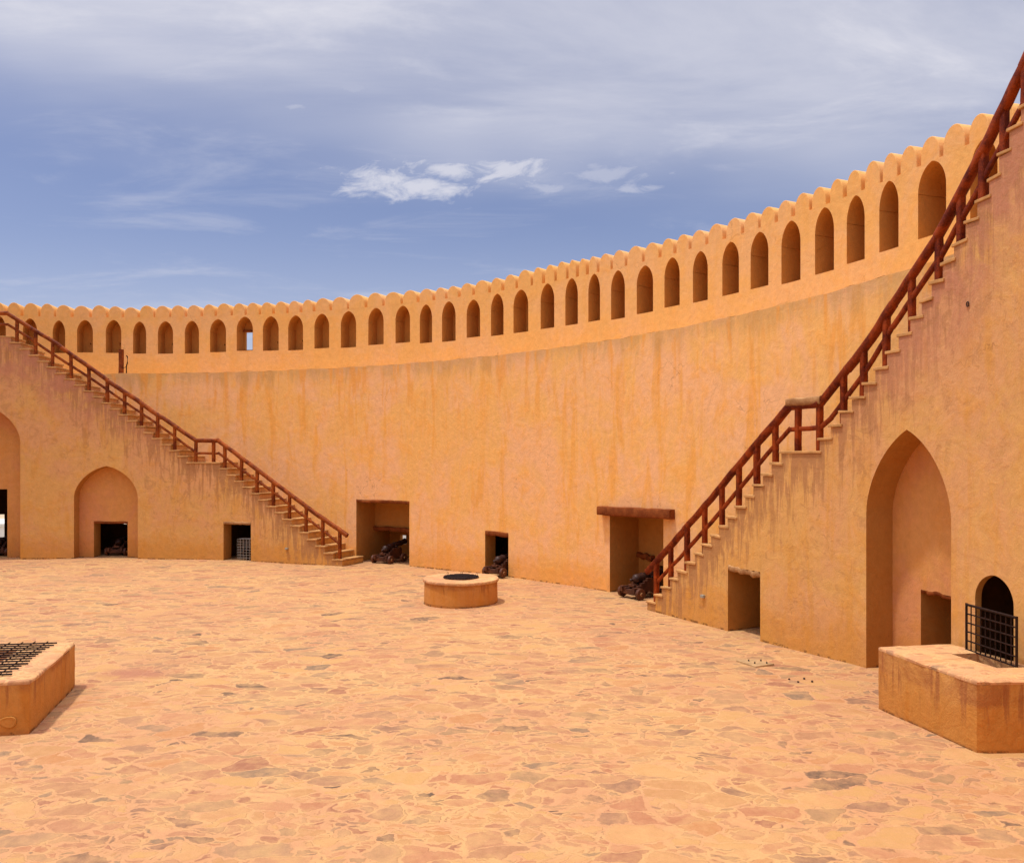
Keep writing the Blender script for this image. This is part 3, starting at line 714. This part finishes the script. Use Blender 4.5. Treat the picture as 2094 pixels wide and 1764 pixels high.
    def sweep(L,rx,rz,jit,sq):
        for (a,za),(b,zb) in zip(L,L[1:]):
            ln=math.hypot((b-a)*22,zb-za); nseg=max(2,int(ln/.22)); parts=max(1,int(round(ln/3.4)))
            for q_ in range(parts):
                f0,f1=q_/parts,(q_+1)/parts; m_=max(2,nseg//parts)
                ja,jb=random.uniform(-.008,.008),random.uniform(-.008,.008)
                pts=[]
                for k in range(m_+1):
                    f_=f0+(f1-f0)*k/m_+(-.012/ln if k==0 else .012/ln if k==m_ else 0); t=a+(b-a)*f_; z=za+(zb-za)*f_
                    pts.append(pt(t,rr(t),z+ja+(jb-ja)*k/m_+.012*math.sin(f_*ln*2.1+za)))
                mb.tube(pts,rx*random.uniform(.93,1.07),rz*random.uniform(.93,1.07),n=12,jit=jit,sq=sq)
    sweep(R_,.066,.076,.0045,3.0)
    rail=child(mb.build('railing',mat_rail,auto=50),root)
    mb=MB(); sweep(M2,.034,.046,.003,3.0); child(mb.build('middle_rail',mat_rail,auto=50),root)
    for i,x in enumerate(posts_px):
        t=txf(x,rr)
        zb=0
        for s in st:
            if s[0]<=t<=s[1]: zb=s[2]
        zt=zat(R_,t)-.02
        mb=MB(); lean=random.uniform(-.012,.012); tang=(pt(t+.001,22,0)-pt(t,22,0)).normalized()
        p0=pt(t,rr(t)+.005,zb-.01); p1=pt(t,rr(t)+.005,zt)+tang*lean
        mb.tube([p0.lerp(p1,k/5) for k in range(6)],.053*random.uniform(.92,1.1),.053*random.uniform(.92,1.1),n=12,jit=.002,sq=5,up=tang)
        o=child(mb.build('post',mat_rail,auto=50),root)
        o.parent=rail; o.matrix_parent_inverse=Matrix.Identity(4)
    return root

# --- left flight
lx=[22.0,42.2,60.7,78.2,97.8,114.7,133.9,153.5,172.7,191.2,209.8,226,244.5,261.4,278.2,295.1,312,330.5,348.4,365.9,383.5]
lows=[449.5,465.2,480.8,497.9,514.9,529.9,547,563.6,579.3,595.8,612.4,629.9,647,663.9,681,699.8]
stepsL=[]; zl=3.51
for i in range(15): stepsL.append((txf(lows[i],RSL),txf(lows[i+1],RSL),.22+(zl-.22)*(14-i)/15.0*1.0))
stepsL=[(a,b,zl*(15-i)/16.0) for i,(a,b,_) in enumerate(stepsL)]
stepsL.append((txf(383.5,RSL),txf(449.5,RSL),zl))
k=len(lx)-1
for i in range(k): stepsL.append((txf(lx[i],RSL),txf(lx[i+1],RSL),zl+(k-i)*(7.86-zl)/20.0))
TL_END=txf(22,RSL)-7.5/22
stepsL.append((TL_END,txf(22,RSL),8.085))
AL=(txf(151.2,RSL),txf(281.8,RSL)); zAs,zAa=hzf(217,1018,RSL),hzf(219,952.5,RSL)
AB1=txf(41.5,RSL); AB=(AB1-2.72/21.8,AB1); zBs,zBa=hzf(41,905,RSL),hzf(0,826,RSL)+.02
fAL=archf(AL[0],AL[1],zAs,zAa,.22); fAB=archf(AB[0],AB[1],zBs,zBa,.25)
opL=[(AL[0],AL[1],cst(-.3),fAL,True),(AB[0],AB[1],cst(-.3),fAB,True),(DL_small[0],DL_small[1],cst(-.3),cst(DL_small[2]))]
railL=[(709.5,1095),(625,1035),(540,970),(444,899.8),(402,900.5),(330,853),(220,778),(120,706),(16,640.5),(-120,640)]
midL=[(692,1110.5),(446.8,926),(403.5,926),(16,663.5),(-120,663)]
postsL=[-20,34.4,72.5,107.3,145.7,182,219.2,254.6,289,322,357.5,400.3,436.8,459.8,493.7,525.3,559,591.8,625.8,660.2,694.8]
SL=stairs('stone_staircase','left-hand plastered staircase with brown timber railing, rising leftward above two arched recesses',RSL,stepsL,0,False,opL,M_RAILL,railL,midL,postsL,0,0)
def recess(root,a,b,f,rf,dep,door,extra_holes=()):
    mb=MB(); fb=lambda t:rf(t)+dep
    lining(mb,a,b,0,0,-.03,f,n=28,arch=True,rfa=rf,rfb=fb)
    wall_face(mb,fb,a,b,cst(-.03),lambda t,tm=None:f(t),[(door[0],min(door[1],b-.0003),cst(-.03),cst(door[2]))],breaks=[a+(b-a)*(.5-.5*math.cos(math.pi*i/28)) for i in range(29)],step=.3)
    o=child(mb.build('arched_recess',M_RECESS,auto=35) if not mb.usen else mb.build('arched_recess',M_RECESS),root); return o
def recess2(root,a,b,f,rf,dep,door):
    fb=lambda t:rf(t)+dep
    mb=MB(); wall_face(mb,fb,a,b,cst(-.03),lambda t,tm=None:f(t),[(door[0],min(door[1],b-.0003),cst(-.03),cst(door[2]))],breaks=[a+(b-a)*(.5-.5*math.cos(math.pi*i/28)) for i in range(29)],step=.3)
    o=child(mb.build('arched_recess',M_RECESS),root)
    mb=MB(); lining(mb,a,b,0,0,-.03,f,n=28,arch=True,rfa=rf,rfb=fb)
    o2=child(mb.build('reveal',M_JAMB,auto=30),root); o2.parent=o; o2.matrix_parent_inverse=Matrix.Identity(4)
    return o
r1_=recess2(SL,AL[0],AL[1],fAL,RSL,.40,DL_arch)
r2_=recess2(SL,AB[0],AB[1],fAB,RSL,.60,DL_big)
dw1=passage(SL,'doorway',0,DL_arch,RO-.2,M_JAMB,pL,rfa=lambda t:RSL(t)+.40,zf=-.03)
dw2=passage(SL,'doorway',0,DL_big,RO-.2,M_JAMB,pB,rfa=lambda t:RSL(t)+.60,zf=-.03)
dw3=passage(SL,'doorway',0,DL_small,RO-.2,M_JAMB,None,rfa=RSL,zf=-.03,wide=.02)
def lintel(root,dw,d,rf,th,dp,mat_,jit=.010,inset=.07,tiltz=0):
    t0,t1,top=d
    o=beam(pt(t0+.0004,rf(t0)+inset,top-th/2+.01+tiltz),pt(t1-.0004,rf(t1)+inset,top-th/2+.01-tiltz),th,dp,mat_,'lintel',root,jit=jit,n=10)
    o.parent=dw; o.matrix_parent_inverse=Matrix.Identity(4)
def fixsub(o,dw):
    o.parent=dw; o.matrix_parent_inverse=Matrix.Identity(4)
lintel(SL,dw1,DL_arch,lambda t:RSL(t)+.40,.09,.18,M_BEAM)
lintel(SL,dw3,DL_small,RSL,.11,.18,M_BEAMW)
# --- right flight
R5=[(75,1570),(122,1520),(163,1475),(213,1425),(258,1377),(312,1323),(363,1270),(410,1218),(462,1160),(512,1102),(562,1045),(612,980),(670,915),(720,852),(775,785),(828,718),(888,648),(1120,566),(1187,487),(1247,403),(1315,318),(1388,232)]
R7=[(290,1705),(355,1610),(418,1515),(473,1410),(535,1300),(597,1195),(662,1075),(727,955),(793,830),(848,695),(905,555),(970,430)]
ed=[(1298.3+x/2.9637+ (0),703.2+y/2.9637) for x,y in R5]+[(1790,750.5),(1814,716.5)]+[(1731+x/2.7165,54.1+y/2.7165) for x,y in R7]
zz=[hzf(x+(8 if i>=0 else 0),y,RSR) for i,(x,y) in enumerate(ed)]
# even the risers out between the measured anchors
zz2=zz[:]
for i in range(1,16): zz2[i]=.22*(i+1)*(zz[16]/(.22*17))*.35+zz[i]*.65
zz2[0]=.215
stepsR=[]
for i,(x,y) in enumerate(ed):
    a=txf(x,RSR); b=txf(ed[i+1][0],RSR) if i+1<len(ed) else a+.28/22; stepsR.append((a,b,zz2[i]))
tl=stepsR[-1][1]; zt=stepsR[-1][2]
for i in range(3): stepsR.append((tl,tl+.27/22,zt+.22*(i+1))); tl+=.27/22
stepsR.append((tl,tl+3.5/22,zt+.88))
AR=(txf(1771.3,RSR),txf(1945,RSR)); zRs,zRa=hzf(1771.5,1050,RSR),hzf(1861,877.8,RSR)
fAR=archf(AR[0],AR[1],zRs,zRa,.34)
fWR=archf(WIN_R[0],WIN_R[1],1.62,hzf(2033,1176,RSR),.06)
opR=[(AR[0],AR[1],cst(-.3),fAR,True),(DR_small[0],DR_small[1],cst(-.3),cst(DR_small[2])),(WIN_R[0],WIN_R[1],cst(.35),fWR,True)]
railR=[(1323.5,1169),(1400,1083),(1500,963),(1560,893),(1616,830),(1676,825),(1733.6,754),(1826,623),(1918.7,484),(2010,310),(2094,135),(2180,-48)]
tR=txf(2094,lambda t:RSR(t)+.1)
midR=[(1342,1192),(1400,1129),(1500,1013),(1616,878),(1676,873),(1700,853),(1826,667),(1918.7,533),(2010,372),(2094,208),(2180,35)]
postsR=[1342,1371.4,1405,1441,1476.5,1510.6,1547.6,1585.3,1631.5,1676,1725,1765.5,1812,1865,1919.5,1965,2009.7,2053,2098]
SR=stairs('stone_staircase','right-hand plastered staircase with dark red timber railing, rising past a tall pointed recess',RSR,stepsR,0,True,opR,M_RAILR,railR,midR,postsR,0,0)
rr_=lambda t:RSR(t)+.10
t0_,t1_=txf(1612,rr_),txf(1681,rr_)
beam(pt(t0_,rr_(t0_),hzf(1612,825,rr_)+.015),pt(t1_,rr_(t1_),hzf(1681,820,rr_)+.015),.165,.16,M_BEAMW,'landing_rail_cap',SR,jit=.004,n=10,sq=4)
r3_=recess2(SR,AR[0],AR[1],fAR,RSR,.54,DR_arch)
fa=lambda t:RSR(t)+.54
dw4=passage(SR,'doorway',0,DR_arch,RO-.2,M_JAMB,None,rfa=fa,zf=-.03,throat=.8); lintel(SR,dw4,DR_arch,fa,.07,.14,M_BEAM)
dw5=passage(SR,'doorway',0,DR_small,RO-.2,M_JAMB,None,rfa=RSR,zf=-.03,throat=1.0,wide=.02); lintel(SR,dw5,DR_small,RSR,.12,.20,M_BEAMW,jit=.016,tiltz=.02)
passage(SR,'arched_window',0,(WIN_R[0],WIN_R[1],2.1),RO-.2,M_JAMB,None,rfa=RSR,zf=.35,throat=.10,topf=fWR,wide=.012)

# ------------------------------------------------------------ well, troughs
def place(o,p): return child(o,p)
WC=Vector((-1.295,21.13,0))
well=empty('round_well',WC,label='low round plastered well with an iron grate on top in the middle of the courtyard',cat='well')
Zax=Matrix.Rotation(-math.pi/2,4,'Y')    # local X axis -> world Z
def rnd_ring(prof,n,jit):
    mb=MB(); m=len(prof); ph=[random.uniform(0,6) for _ in range(5)]
    for z,r in prof:
        for j in range(n):
            a=2*math.pi*j/n; k=r+jit*(math.sin(3*a+ph[0])+.6*math.sin(7*a+ph[1])+.4*math.sin(13*a+ph[2]+z*5))
            mb.v.append((k*math.cos(a),k*math.sin(a),z+jit*.5*math.sin(5*a+ph[3])*(1 if z>.1 else 0)))
    for i in range(m-1):
        for j in range(n):
            a=i*n+j; b=i*n+(j+1)%n; mb.f.append((a,b,b+n,a+n))
    return mb
o=rnd_ring([(-.03,.935),(.1,.932),(.3,.928),(.535,.925)],72,.004).build('well_wall',M_WELL,smooth=True); o.parent=well
o=rnd_ring([(.53,.90),(.53,.955),(.545,.963),(.585,.962),(.60,.950),(.602,.7),(.602,.44),(.595,.425),(.52,.42),(.30,.42),(.03,.42)],72,.005).build('coping',M_COPE,auto=40); o.parent=well
mb=MB()
for k in range(40): mb.v.append((.42*math.cos(k*math.pi/20),.42*math.sin(k*math.pi/20),.04))
mb.f.append(tuple(range(40))); o=mb.build('shaft_bottom',M_BLACK); o.parent=well  # black disc paints the darkness of a deep shaft
mb=MB(); rr_=.445
mb.tube([(rr_*math.cos(2*math.pi*k/40),rr_*math.sin(2*math.pi*k/40),.622) for k in range(41)],.011,n=8,caps=False)
for k in range(-5,6):
    x=k*.08; l=math.sqrt(rr_**2-x*x)
    mb.tube([(x+random.uniform(-.01,.01),-l,.622),(x,0,.628+random.uniform(-.006,.006)),(x+random.uniform(-.01,.01),l,.622)],.009,n=6)
    mb.tube([(-l,x+random.uniform(-.01,.01),.64),(0,x,.640+random.uniform(-.006,.006)),(l,x,.638)],.009,n=6)
for a in (.5,1.6,2.5,5.2):
    c,s_=math.cos(a)*rr_,math.sin(a)*rr_; mb.tube([(c-.02,s_,.62),(c-.02,s_,.69),(c,s_,.70),(c+.02,s_,.69),(c+.02,s_,.62)],.006,n=6)
o=mb.build('iron_grate',M_GRATE); o.parent=well

def rough_poly_box(name_wall,name_top,parent,quad,h,mat_w,mat_t,hole=None,cope=.05):
    """quad: 4 corner Vectors counter-clockwise; sides with slightly rounded corners, a stone top, an optional hole"""
    mb=MB(); n=14; ring=[]
    for i in range(4):
        a,b=quad[i],quad[(i+1)%4]
        for k in range(n): ring.append(a.lerp(b,k/n))
    cen=sum(quad,Vector((0,0,0)))/4; N=len(ring)
    lv=[-.03,.1,.3,.5,.75,1.0]
    ph=[random.uniform(0,6) for _ in range(N)]
    for li,l in enumerate(lv):
        for i,p in enumerate(ring):
            out=(p-cen).normalized(); corner=(i%n==0)
            z=l*(h-cope) if l>0 else -.03
            kk=min(i%n,n-i%n); d=random.uniform(-.004,.004)-(.028 if kk==0 else .006 if kk==1 else 0)
            mb.v.append((p.x+out.x*d,p.y+out.y*d,z))
    for li in range(len(lv)-1):
        for i in range(N):
            a=li*N+i; b=li*N+(i+1)%N; mb.f.append((a,b,b+N,a+N))
    place(mb.build(name_wall,mat_w,auto=50),parent)
    mb=MB()
    inner=hole or [cen]*4
    inr=[]
    for i in range(4):
        a,b=inner[i],inner[(i+1)%4]
        for k in range(n): inr.append(a.lerp(b,k/n))
    rj=[random.uniform(-.014,.010) for _ in range(N)]; zj=[random.uniform(-.008,.006) for _ in range(N)]
    def row(f):
        for i in range(N):
            p,z=f(i); mb.v.append((p.x,p.y,z))
    o_=lambda i:(ring[i]-cen).normalized()
    rj=[r_-(.03 if i%n==0 else .008 if min(i%n,n-i%n)==1 else 0) for i,r_ in enumerate(rj)]
    row(lambda i:(ring[i]-o_(i)*.05,h-cope-.004)); row(lambda i:(ring[i]+o_(i)*(.004+rj[i]),h-cope)); row(lambda i:(ring[i]+o_(i)*(.006+rj[i]),h-.018+zj[i])); row(lambda i:(ring[i]-o_(i)*(.016-rj[i]),h+zj[i]*.6))
    row(lambda i:(ring[i].lerp(inr[i],.5),h+.003)); row(lambda i:(inr[i],h)); 
    rows=6
    if hole: row(lambda i:(inr[i]+(inr[i]-sum(inner,Vector((0,0,0)))/4)*-.01,h-.82 if h>.8 else h-.6)); rows=7
    for li in range(rows-1):
        for i in range(N):
            a=li*N+i; b=li*N+(i+1)%N; mb.f.append((a,b,b+N,a+N))
    if hole: mb.f.append(tuple((rows-1)*N+i for i in range(N)))
    place(mb.build(name_top,mat_t,auto=50),parent)

# right-hand trough against the stair wall
P1,P2=Vector((5.30,12.08,0)),Vector((5.70,10.19,0))
def radial(p): v=Vector((p.x-CX,p.y-CY,0)); return v.normalized()
P3=P2+radial(P2)*1.35; P4=P1+radial(P1)*1.20
tr=empty('stone_trough',(P1+P2)/2,label='chest-high plastered stone basin built against the right stair wall below the barred opening',cat='basin')
H1=Vector((6.14,11.62,0)); H2=Vector((6.33,10.84,0)); 
H3=H2+radial(H2)*.42; H4=H1+radial(H1)*.42
rough_poly_box('basin_wall','stone_top',tr,[P2,P3,P4,P1],.885,M_TROUGH,M_COPE,hole=[H2,H3,H4,H1])
# low wall continuing behind the opening
# barred grate leaning on the wall
def bar_grid(mb,o,u,v,nu,nv,r,r2=None,over=.0):
    for i in range(nu+1):
        p=o+u*(i/nu); mb.tube([p-v.normalized()*over,p+v+v.normalized()*over],r,n=6,up=Vector((.3,.2,.9)))
    for j in range(nv+1):
        p=o+v*(j/nv); mb.tube([p-u.normalized()*over,p+u+u.normalized()*over],r2 or r,n=6,up=Vector((.3,.2,.9)))
ga=Vector((6.50,11.89,.89)); gb=Vector((6.605,10.88,.89))
gr=MB(); bar_grid(gr,ga,gb-ga,Vector((0,0,.64)),10,5,.0085,.011)
for p in (ga,gb): gr.tube([p-Vector((0,0,.01)),p+Vector((0,0,.66))],.017,n=8,up=Vector((1,0,0)))
gr.tube([ga+Vector((0,0,.64)),gb+Vector((0,0,.64))],.018,n=8)
props(gr.build('iron_grille',M_GRATE),label='upright dark iron grille standing on the basin in front of the arched opening',cat='grille')

# left-hand trough
Q1=Vector((-6.34,10.94,0)); Q2=Vector((-6.98,13.33,0)); fd=Vector((-.991,-.134,0))
Q3=Q2+fd*2.6; Q4=Q1+fd*2.6
tl_=empty('stone_trough',(Q1+Q4)/2,label='low plastered stone basin in the left foreground covered by a flat iron grid',cat='basin')
ud=(Q2-Q1).normalized()
def q(a,b): return Q1+fd*a+ud*b
rough_poly_box('basin_wall','stone_top',tl_,[Q1,Q2,Q3,Q4],.69,M_TROUGH,M_COPE,hole=[q(.72,.42),q(.72,1.95),q(2.2,1.95),q(2.2,.42)])
mb=MB()
G1=Vector((-6.78,11.17,.715)); G2=Vector((-7.23,13.08,.715)); gu=G2-G1
for i in range(14):
    p=G1+gu*(i/13)+fd*random.uniform(-.02,.05)+Vector((0,0,random.uniform(0,.006)))
    mb.tube([p-fd*.05,p+fd*1.0,p+fd*1.95],.012,n=6,jit=.002)
for i in range(11):
    p=G1+fd*(.08+i*.185); mb.tube([p-gu*.02+Vector((0,0,.02)),p+gu*.5+Vector((0,0,.022)),p+gu*1.02+Vector((0,0,.02))],.009,n=6,jit=.002)
place(mb.build('iron_grid',M_GRATE),tl_)
# round plaster patch on the front of the left trough
mb=MB(); pc=Q1+fd*.27+Vector((0,0,.16)); nf=Vector((fd.y,-fd.x,0)); nf=nf if nf.y<0 else -nf
vs=[]; K=20
for rr_,dd in ((.095,.000),(.088,.012),(.070,.004),(.03,.010)):
    for k in range(K):
        a=2*math.pi*k/K; r_=rr_*(1+.08*math.sin(3*a+1)); vs.append(pc+fd*math.cos(a)*r_*1.15+Vector((0,0,math.sin(a)*r_*.8))+nf*(dd+.006))
mb.add(vs,[tuple(3*K+k for k in range(K))]+[(i*K+k,i*K+(k+1)%K,(i+1)*K+(k+1)%K,(i+1)*K+k) for i in range(3) for k in range(K)])
place(mb.build('plaster_patch',M_WELL,smooth=True),tl_)

# ------------------------------------------------------------ cannons
def cannon(loc,yaw,label,elev=7):
    root=empty('cannon',loc,yaw,label=label,cat='cannon',group='old cannons in the gun openings')
    def P(mb,name,m,par=root,**k):
        o=mb.build(name,m,**k); o.parent=par; return o
    B=Matrix.Translation((0,0,.50))@Matrix.Rotation(R(-elev),4,'Y')
    mb=MB(); mb.lathe([(-.30,.0),(-.295,.025),(-.27,.045),(-.24,.035),(-.215,.022),(-.19,.05),(-.16,.095),(-.13,.118),(-.10,.126),(-.06,.130),(-.055,.122),(.10,.118),(.105,.127),(.13,.127),(.135,.114),(.40,.106),(.405,.114),(.43,.114),(.435,.102),(.80,.088),(.805,.096),(.825,.096),(.83,.084),(1.00,.080),(1.05,.10),(1.09,.105),(1.10,.098),(1.10,.05),(.95,.045)],n=24,M=B)
    bar=P(mb,'barrel',M_IRON,auto=40,recalc=True)
    for s in (-1,1):
        mb=MB(); mb.lathe([(0,.038),(.10,.038)],n=12,M=B@Matrix.Translation((.36,s*.08,-.02))@Matrix.Rotation(s*math.pi/2,4,'Z'))
        P(mb,'trunnion',M_IRON,bar)
    prof=[(-.30,.10),(-.34,.16),(-.34,.27),(-.20,.27),(-.20,.33),(-.08,.33),(-.08,.39),(.03,.39),(.03,.45),(.13,.45),(.13,.51),(.30,.51),(.34,.47),(.40,.47),(.44,.51),(.56,.51),(.62,.44),(.64,.22),(.60,.14),(.40,.10),(.20,.16),(.02,.16)]
    for s in (-1,1):
        mb=MB(); mb.prism(prof,s*.155-.04,s*.155+.04); P(mb,'carriage_cheek',M_CARR,bevel=.006,recalc=True)
    mb=MB(); mb.box(-.30,.60,-.115,.115,.15,.20); mb.box(-.34,-.24,-.30,.30,.12,.24); mb.box(.50,.60,-.14,.14,.2,.42); mb.box(-.26,-.02,-.11,.11,.29,.36); P(mb,'carriage_bed',M_CARR,bevel=.008)
    for s in (-1,1):
        mb=MB(); mb.box(-.40,-.18,s*.245-.045,s*.245+.045,.17,.30); P(mb,'bolster',M_CARR,bevel=.008)
    for x,rw in ((-.25,.145),(.50,.155)):
        mb=MB(); mb.lathe([(-.43,.034),(.43,.034)],n=12,M=Matrix.Translation((x,0,rw))@Matrix.Rotation(math.pi/2,4,'Z')); mb.box(x-.05,x+.05,-.27,.27,rw-.05,rw+.05); P(mb,'axle',M_CARR,auto=40)
        for s in (-1,1):
            mb=MB(); mb.lathe([(-.045,.03),(-.045,rw*.55),(-.040,rw*.6),(-.045,rw-.012),(-.035,rw),(.035,rw),(.045,rw-.012),(.040,rw*.6),(.045,rw*.5),(.045,.03)],n=28,M=Matrix.Translation((x,s*.355,rw))@Matrix.Rotation(math.pi/2,4,'Z')); wh=P(mb,'wheel',M_CARR,auto=35,recalc=True)
            mb=MB(); mb.lathe([(-.05,.045),(.052,.045),(.06,.035)],n=14,M=Matrix.Translation((x,s*.365,rw))@Matrix.Rotation(s*math.pi/2,4,'Z')); P(mb,'hub',M_BEAMW,wh,auto=40)
    return root
def cpos(x,y,back=.25,ang=None):
    Z=F*EYE/(y-HY); X=(x-HX)/F*Z; p=Vector((X,Z,0)); d=radial(p); a=math.atan2(d.y,d.x)+(ang or 0)
    return p+Vector((math.cos(a),math.sin(a),0))*back,a
p,a=cpos(782,1152); cannon(p,a,'brown cannon aiming outward in the tall doorway nearest the foot of the left staircase',9)
p,a=cpos(1011,1178.5); cannon(p,a,'brown cannon half hidden in the narrow doorway straight behind the round well',7)
p,a=cpos(1291,1222.5,ang=-.05); cannon(p,a,'brown cannon under the heavy timber lintel by the foot of the right staircase',7)
c=pt((DL_arch[0]+DL_arch[1])/2-.002,RSL(0)+1.15,0); a=-(DL_arch[0]+DL_arch[1])/2; cannon(c,a,'dark cannon inside the low opening of the smaller arched recess on the left',6)
c=pt(DL_big[1]-.0235,RSL(0)+1.25,0); cannon(c,-DL_big[1]+.02,'dark cannon partly cut off at the left edge in the big arched recess',6)

# ------------------------------------------------------------ small things
# wire cage in the small opening of the left stair wall
mb=MB(); t1=DL_small[1]-.0006; t0=tx(485,RSL(0)+.12); p0=pt(t0,RSL(0)+.12,0); p1=pt(t1,RSL(0)+.12,0)
u=p1-p0; rd=radial(p0)*.42; up=Vector((0,0,hz(499,1102,RSL(0)+.12)))
bar_grid(mb,p0,u,up,5,8,.0065); bar_grid(mb,p0,rd,up,4,8,.0065); bar_grid(mb,p0+rd,u,up,5,8,.0065); bar_grid(mb,p1,rd,up,4,8,.0065); bar_grid(mb,p0+up,u,rd,5,4,.0065)
cg=mb.build('wire_cage',M_CAGE); props(cg,label='grey wire mesh cage standing in the small square opening of the left stair wall',cat='cage')
mb=MB(); cc=p0+u*.5+rd*.5+Vector((0,0,.26)); mb.lathe([(-.10,.0),(-.10,.10),(-.02,.15),(.12,.15),(.13,.0)],n=16,M=Matrix.Translation(cc)@Matrix.Rotation(R(-80),4,'Z')); mb.box(-.03,.03,-.03,.03,-.26,-.1,Matrix.Translation(cc))
props(mb.build('floodlight',M_BLACK,auto=40),label='dark round floodlight inside the grey wire cage',cat='floodlight')
def socket(x,y,rf,label):
    t=txf(x,rf); z=hzf(x,y,rf); M=Matrix.Translation(pt(t,rf(t)-.028,z))@Matrix.Rotation(-t-math.pi/2,4,'Z')
    root=empty('socket_box',pt(t,rf(t),z),label=label,cat='socket')
    mb=MB(); mb.box(-.055,.055,-.03,.03,-.032,.032,M); place(mb.build('housing',M_BOXG,bevel=.005),root)
    mb=MB(); 
    for s in (-1,1): mb.box(s*.026-.020,s*.026+.020,-.0,.036,-.024,.024,M)
    place(mb.build('cover',M_CAGE,bevel=.003),root)
socket(587,1121.3,RSL,'small grey socket box low on the left stair wall near its foot')
socket(1439,1218.5,RSR,'small grey socket box low on the right stair wall near its foot')
# pipe ring high on the right stair wall
t=txf(1980,RSR); z=hzf(1980,622,RSR); c=pt(t,RSR(t)-.012,z); tg=(pt(t+.001,22,0)-pt(t,22,0)).normalized()
mb=MB(); mb.tube([c+tg*.024*math.cos(k*math.pi/8)+Vector((0,0,.035*math.sin(k*math.pi/8))) for k in range(17)],.008,n=6,up=radial(c),caps=False)
props(mb.build('iron_ring',M_IRON),label='tiny iron ring set high in the right stair wall',cat='ring')
# wooden post and iron hook on the ledge
t=tx(247,R1+.1); c=pt(t,R1+.14,ZL); h=hz(247,714.5,R1+.14)-ZL
mb=MB(); mb.tube([c-Vector((0,0,.01)),c+Vector((0,0,h*.5)),c+Vector((0,0,h))],.085,.07,n=12,sq=6,jit=.003,up=tg)
pw=empty('wooden_post',c,label='short square wooden post standing on the wall ledge above the left stairs',cat='post'); place(mb.build('shaft',M_RAILL,auto=50),pw)
mb=MB(); c2=pt(tx(260,R1+.16),R1+.18,ZL); c2b=pt(tx(258,R1+.16),R1+.18,ZL)
mb.tube([c2b,c2b+Vector((0,0,.30)),c2+Vector((0,0,.42)),c2+Vector((0,0,.66)),c2b+Vector((0,0,.70))],.022,n=8)
mb.tube([c+Vector((.05,-.08,.24)),c.lerp(c2b,.6)+Vector((0,-.06,.22)),c2b+Vector((0,-.02,.27))],.010,n=6)
props(mb.build('iron_hook',M_GRATE),label='thin dark iron hook wired to the wooden post on the ledge',cat='hook')
# slab with bolts and loose bolts in the paving
def gp(x,y,z=0): Z=F*(EYE-z)/(y-HY); return Vector(((x-HX)/F*Z,Z,z))
def bolt(mb,p,s=.016): mb.lathe([(0,s),(.028,s),(.034,s*.6)],n=8,M=Matrix.Translation(p)@Matrix.Rotation(-math.pi/2,4,'Y'))
c4=[gp(1506,1351.5),gp(1545,1364.5),gp(1583,1359.0),gp(1543,1349.5)]
sl=empty('stone_slab',sum(c4,Vector())/4,label='small raised square slab with four bolts in the paving before the right stair wall',cat='slab')
mb=MB(); cc_=sum(c4,Vector())/4
lo_=[cc_+(p-cc_)*1.03+Vector((0,0,-.02)) for p in c4]; hi_=[p+Vector((0,0,.024)) for p in c4]
mb.add(lo_+hi_,[(0,1,5,4),(1,2,6,5),(2,3,7,6),(3,0,4,7),(4,5,6,7)]); place(mb.build('plate',M_SLAB,bevel=.006,recalc=True),sl)
for x,y in ((1531,1351.5),(1556,1351.5),(1543.5,1356.5),(1568,1356.3)):
    mb=MB(); bolt(mb,gp(x,y,.022),.013); place(mb.build('bolt',M_IRON),sl)
for x,y in ((1613.8,1389.5),(1644.5,1388),(1632.3,1395),(1660.7,1394)):
    mb=MB(); p=gp(x,y); bolt(mb,Vector((0,0,-.008)),.018); o=mb.build('anchor_bolt',M_IRON); o.location=p
    props(o,label='one of four short dark iron bolts sticking out of the paving beside the raised slab',cat='bolt',group='four bolts in the paving')
# ------------------------------------------------------------ the town far below, seen through the gun openings
def house(x,y,w_,d_,h,rz,label):
    root=empty('house',(x,y,-20),rz,label=label,cat='house')
    mb=MB(); mb.box(-w_/2,w_/2,-d_/2,d_/2,-.2,h); mb.box(-w_/2-.15,w_/2+.15,-d_/2-.15,d_/2+.15,h,h+.5); o=mb.build('wall',M_HOUSE); o.parent=root
    nx=int(w_/3.2)
    for fl in range(int(h/3.4)):
        for i in range(nx):
            xx=-w_/2+w_*(i+.5)/nx; zz_=1.2+fl*3.4
            mb=MB(); mb.box(xx-.6,xx+.6,-d_/2-.06,-d_/2+.02,zz_,zz_+1.4); o=mb.build('window',M_GLASS); o.parent=root
house(-22,150,26,14,13,R(8),'pale two-storey town house seen through the gun opening of the tall left doorway')
house(-92,150,40,14,12,R(25),'white flat-roofed house seen through the opening at the left edge')
house(-70,165,22,14,9,R(20),'white low house seen through the small arched recess opening')
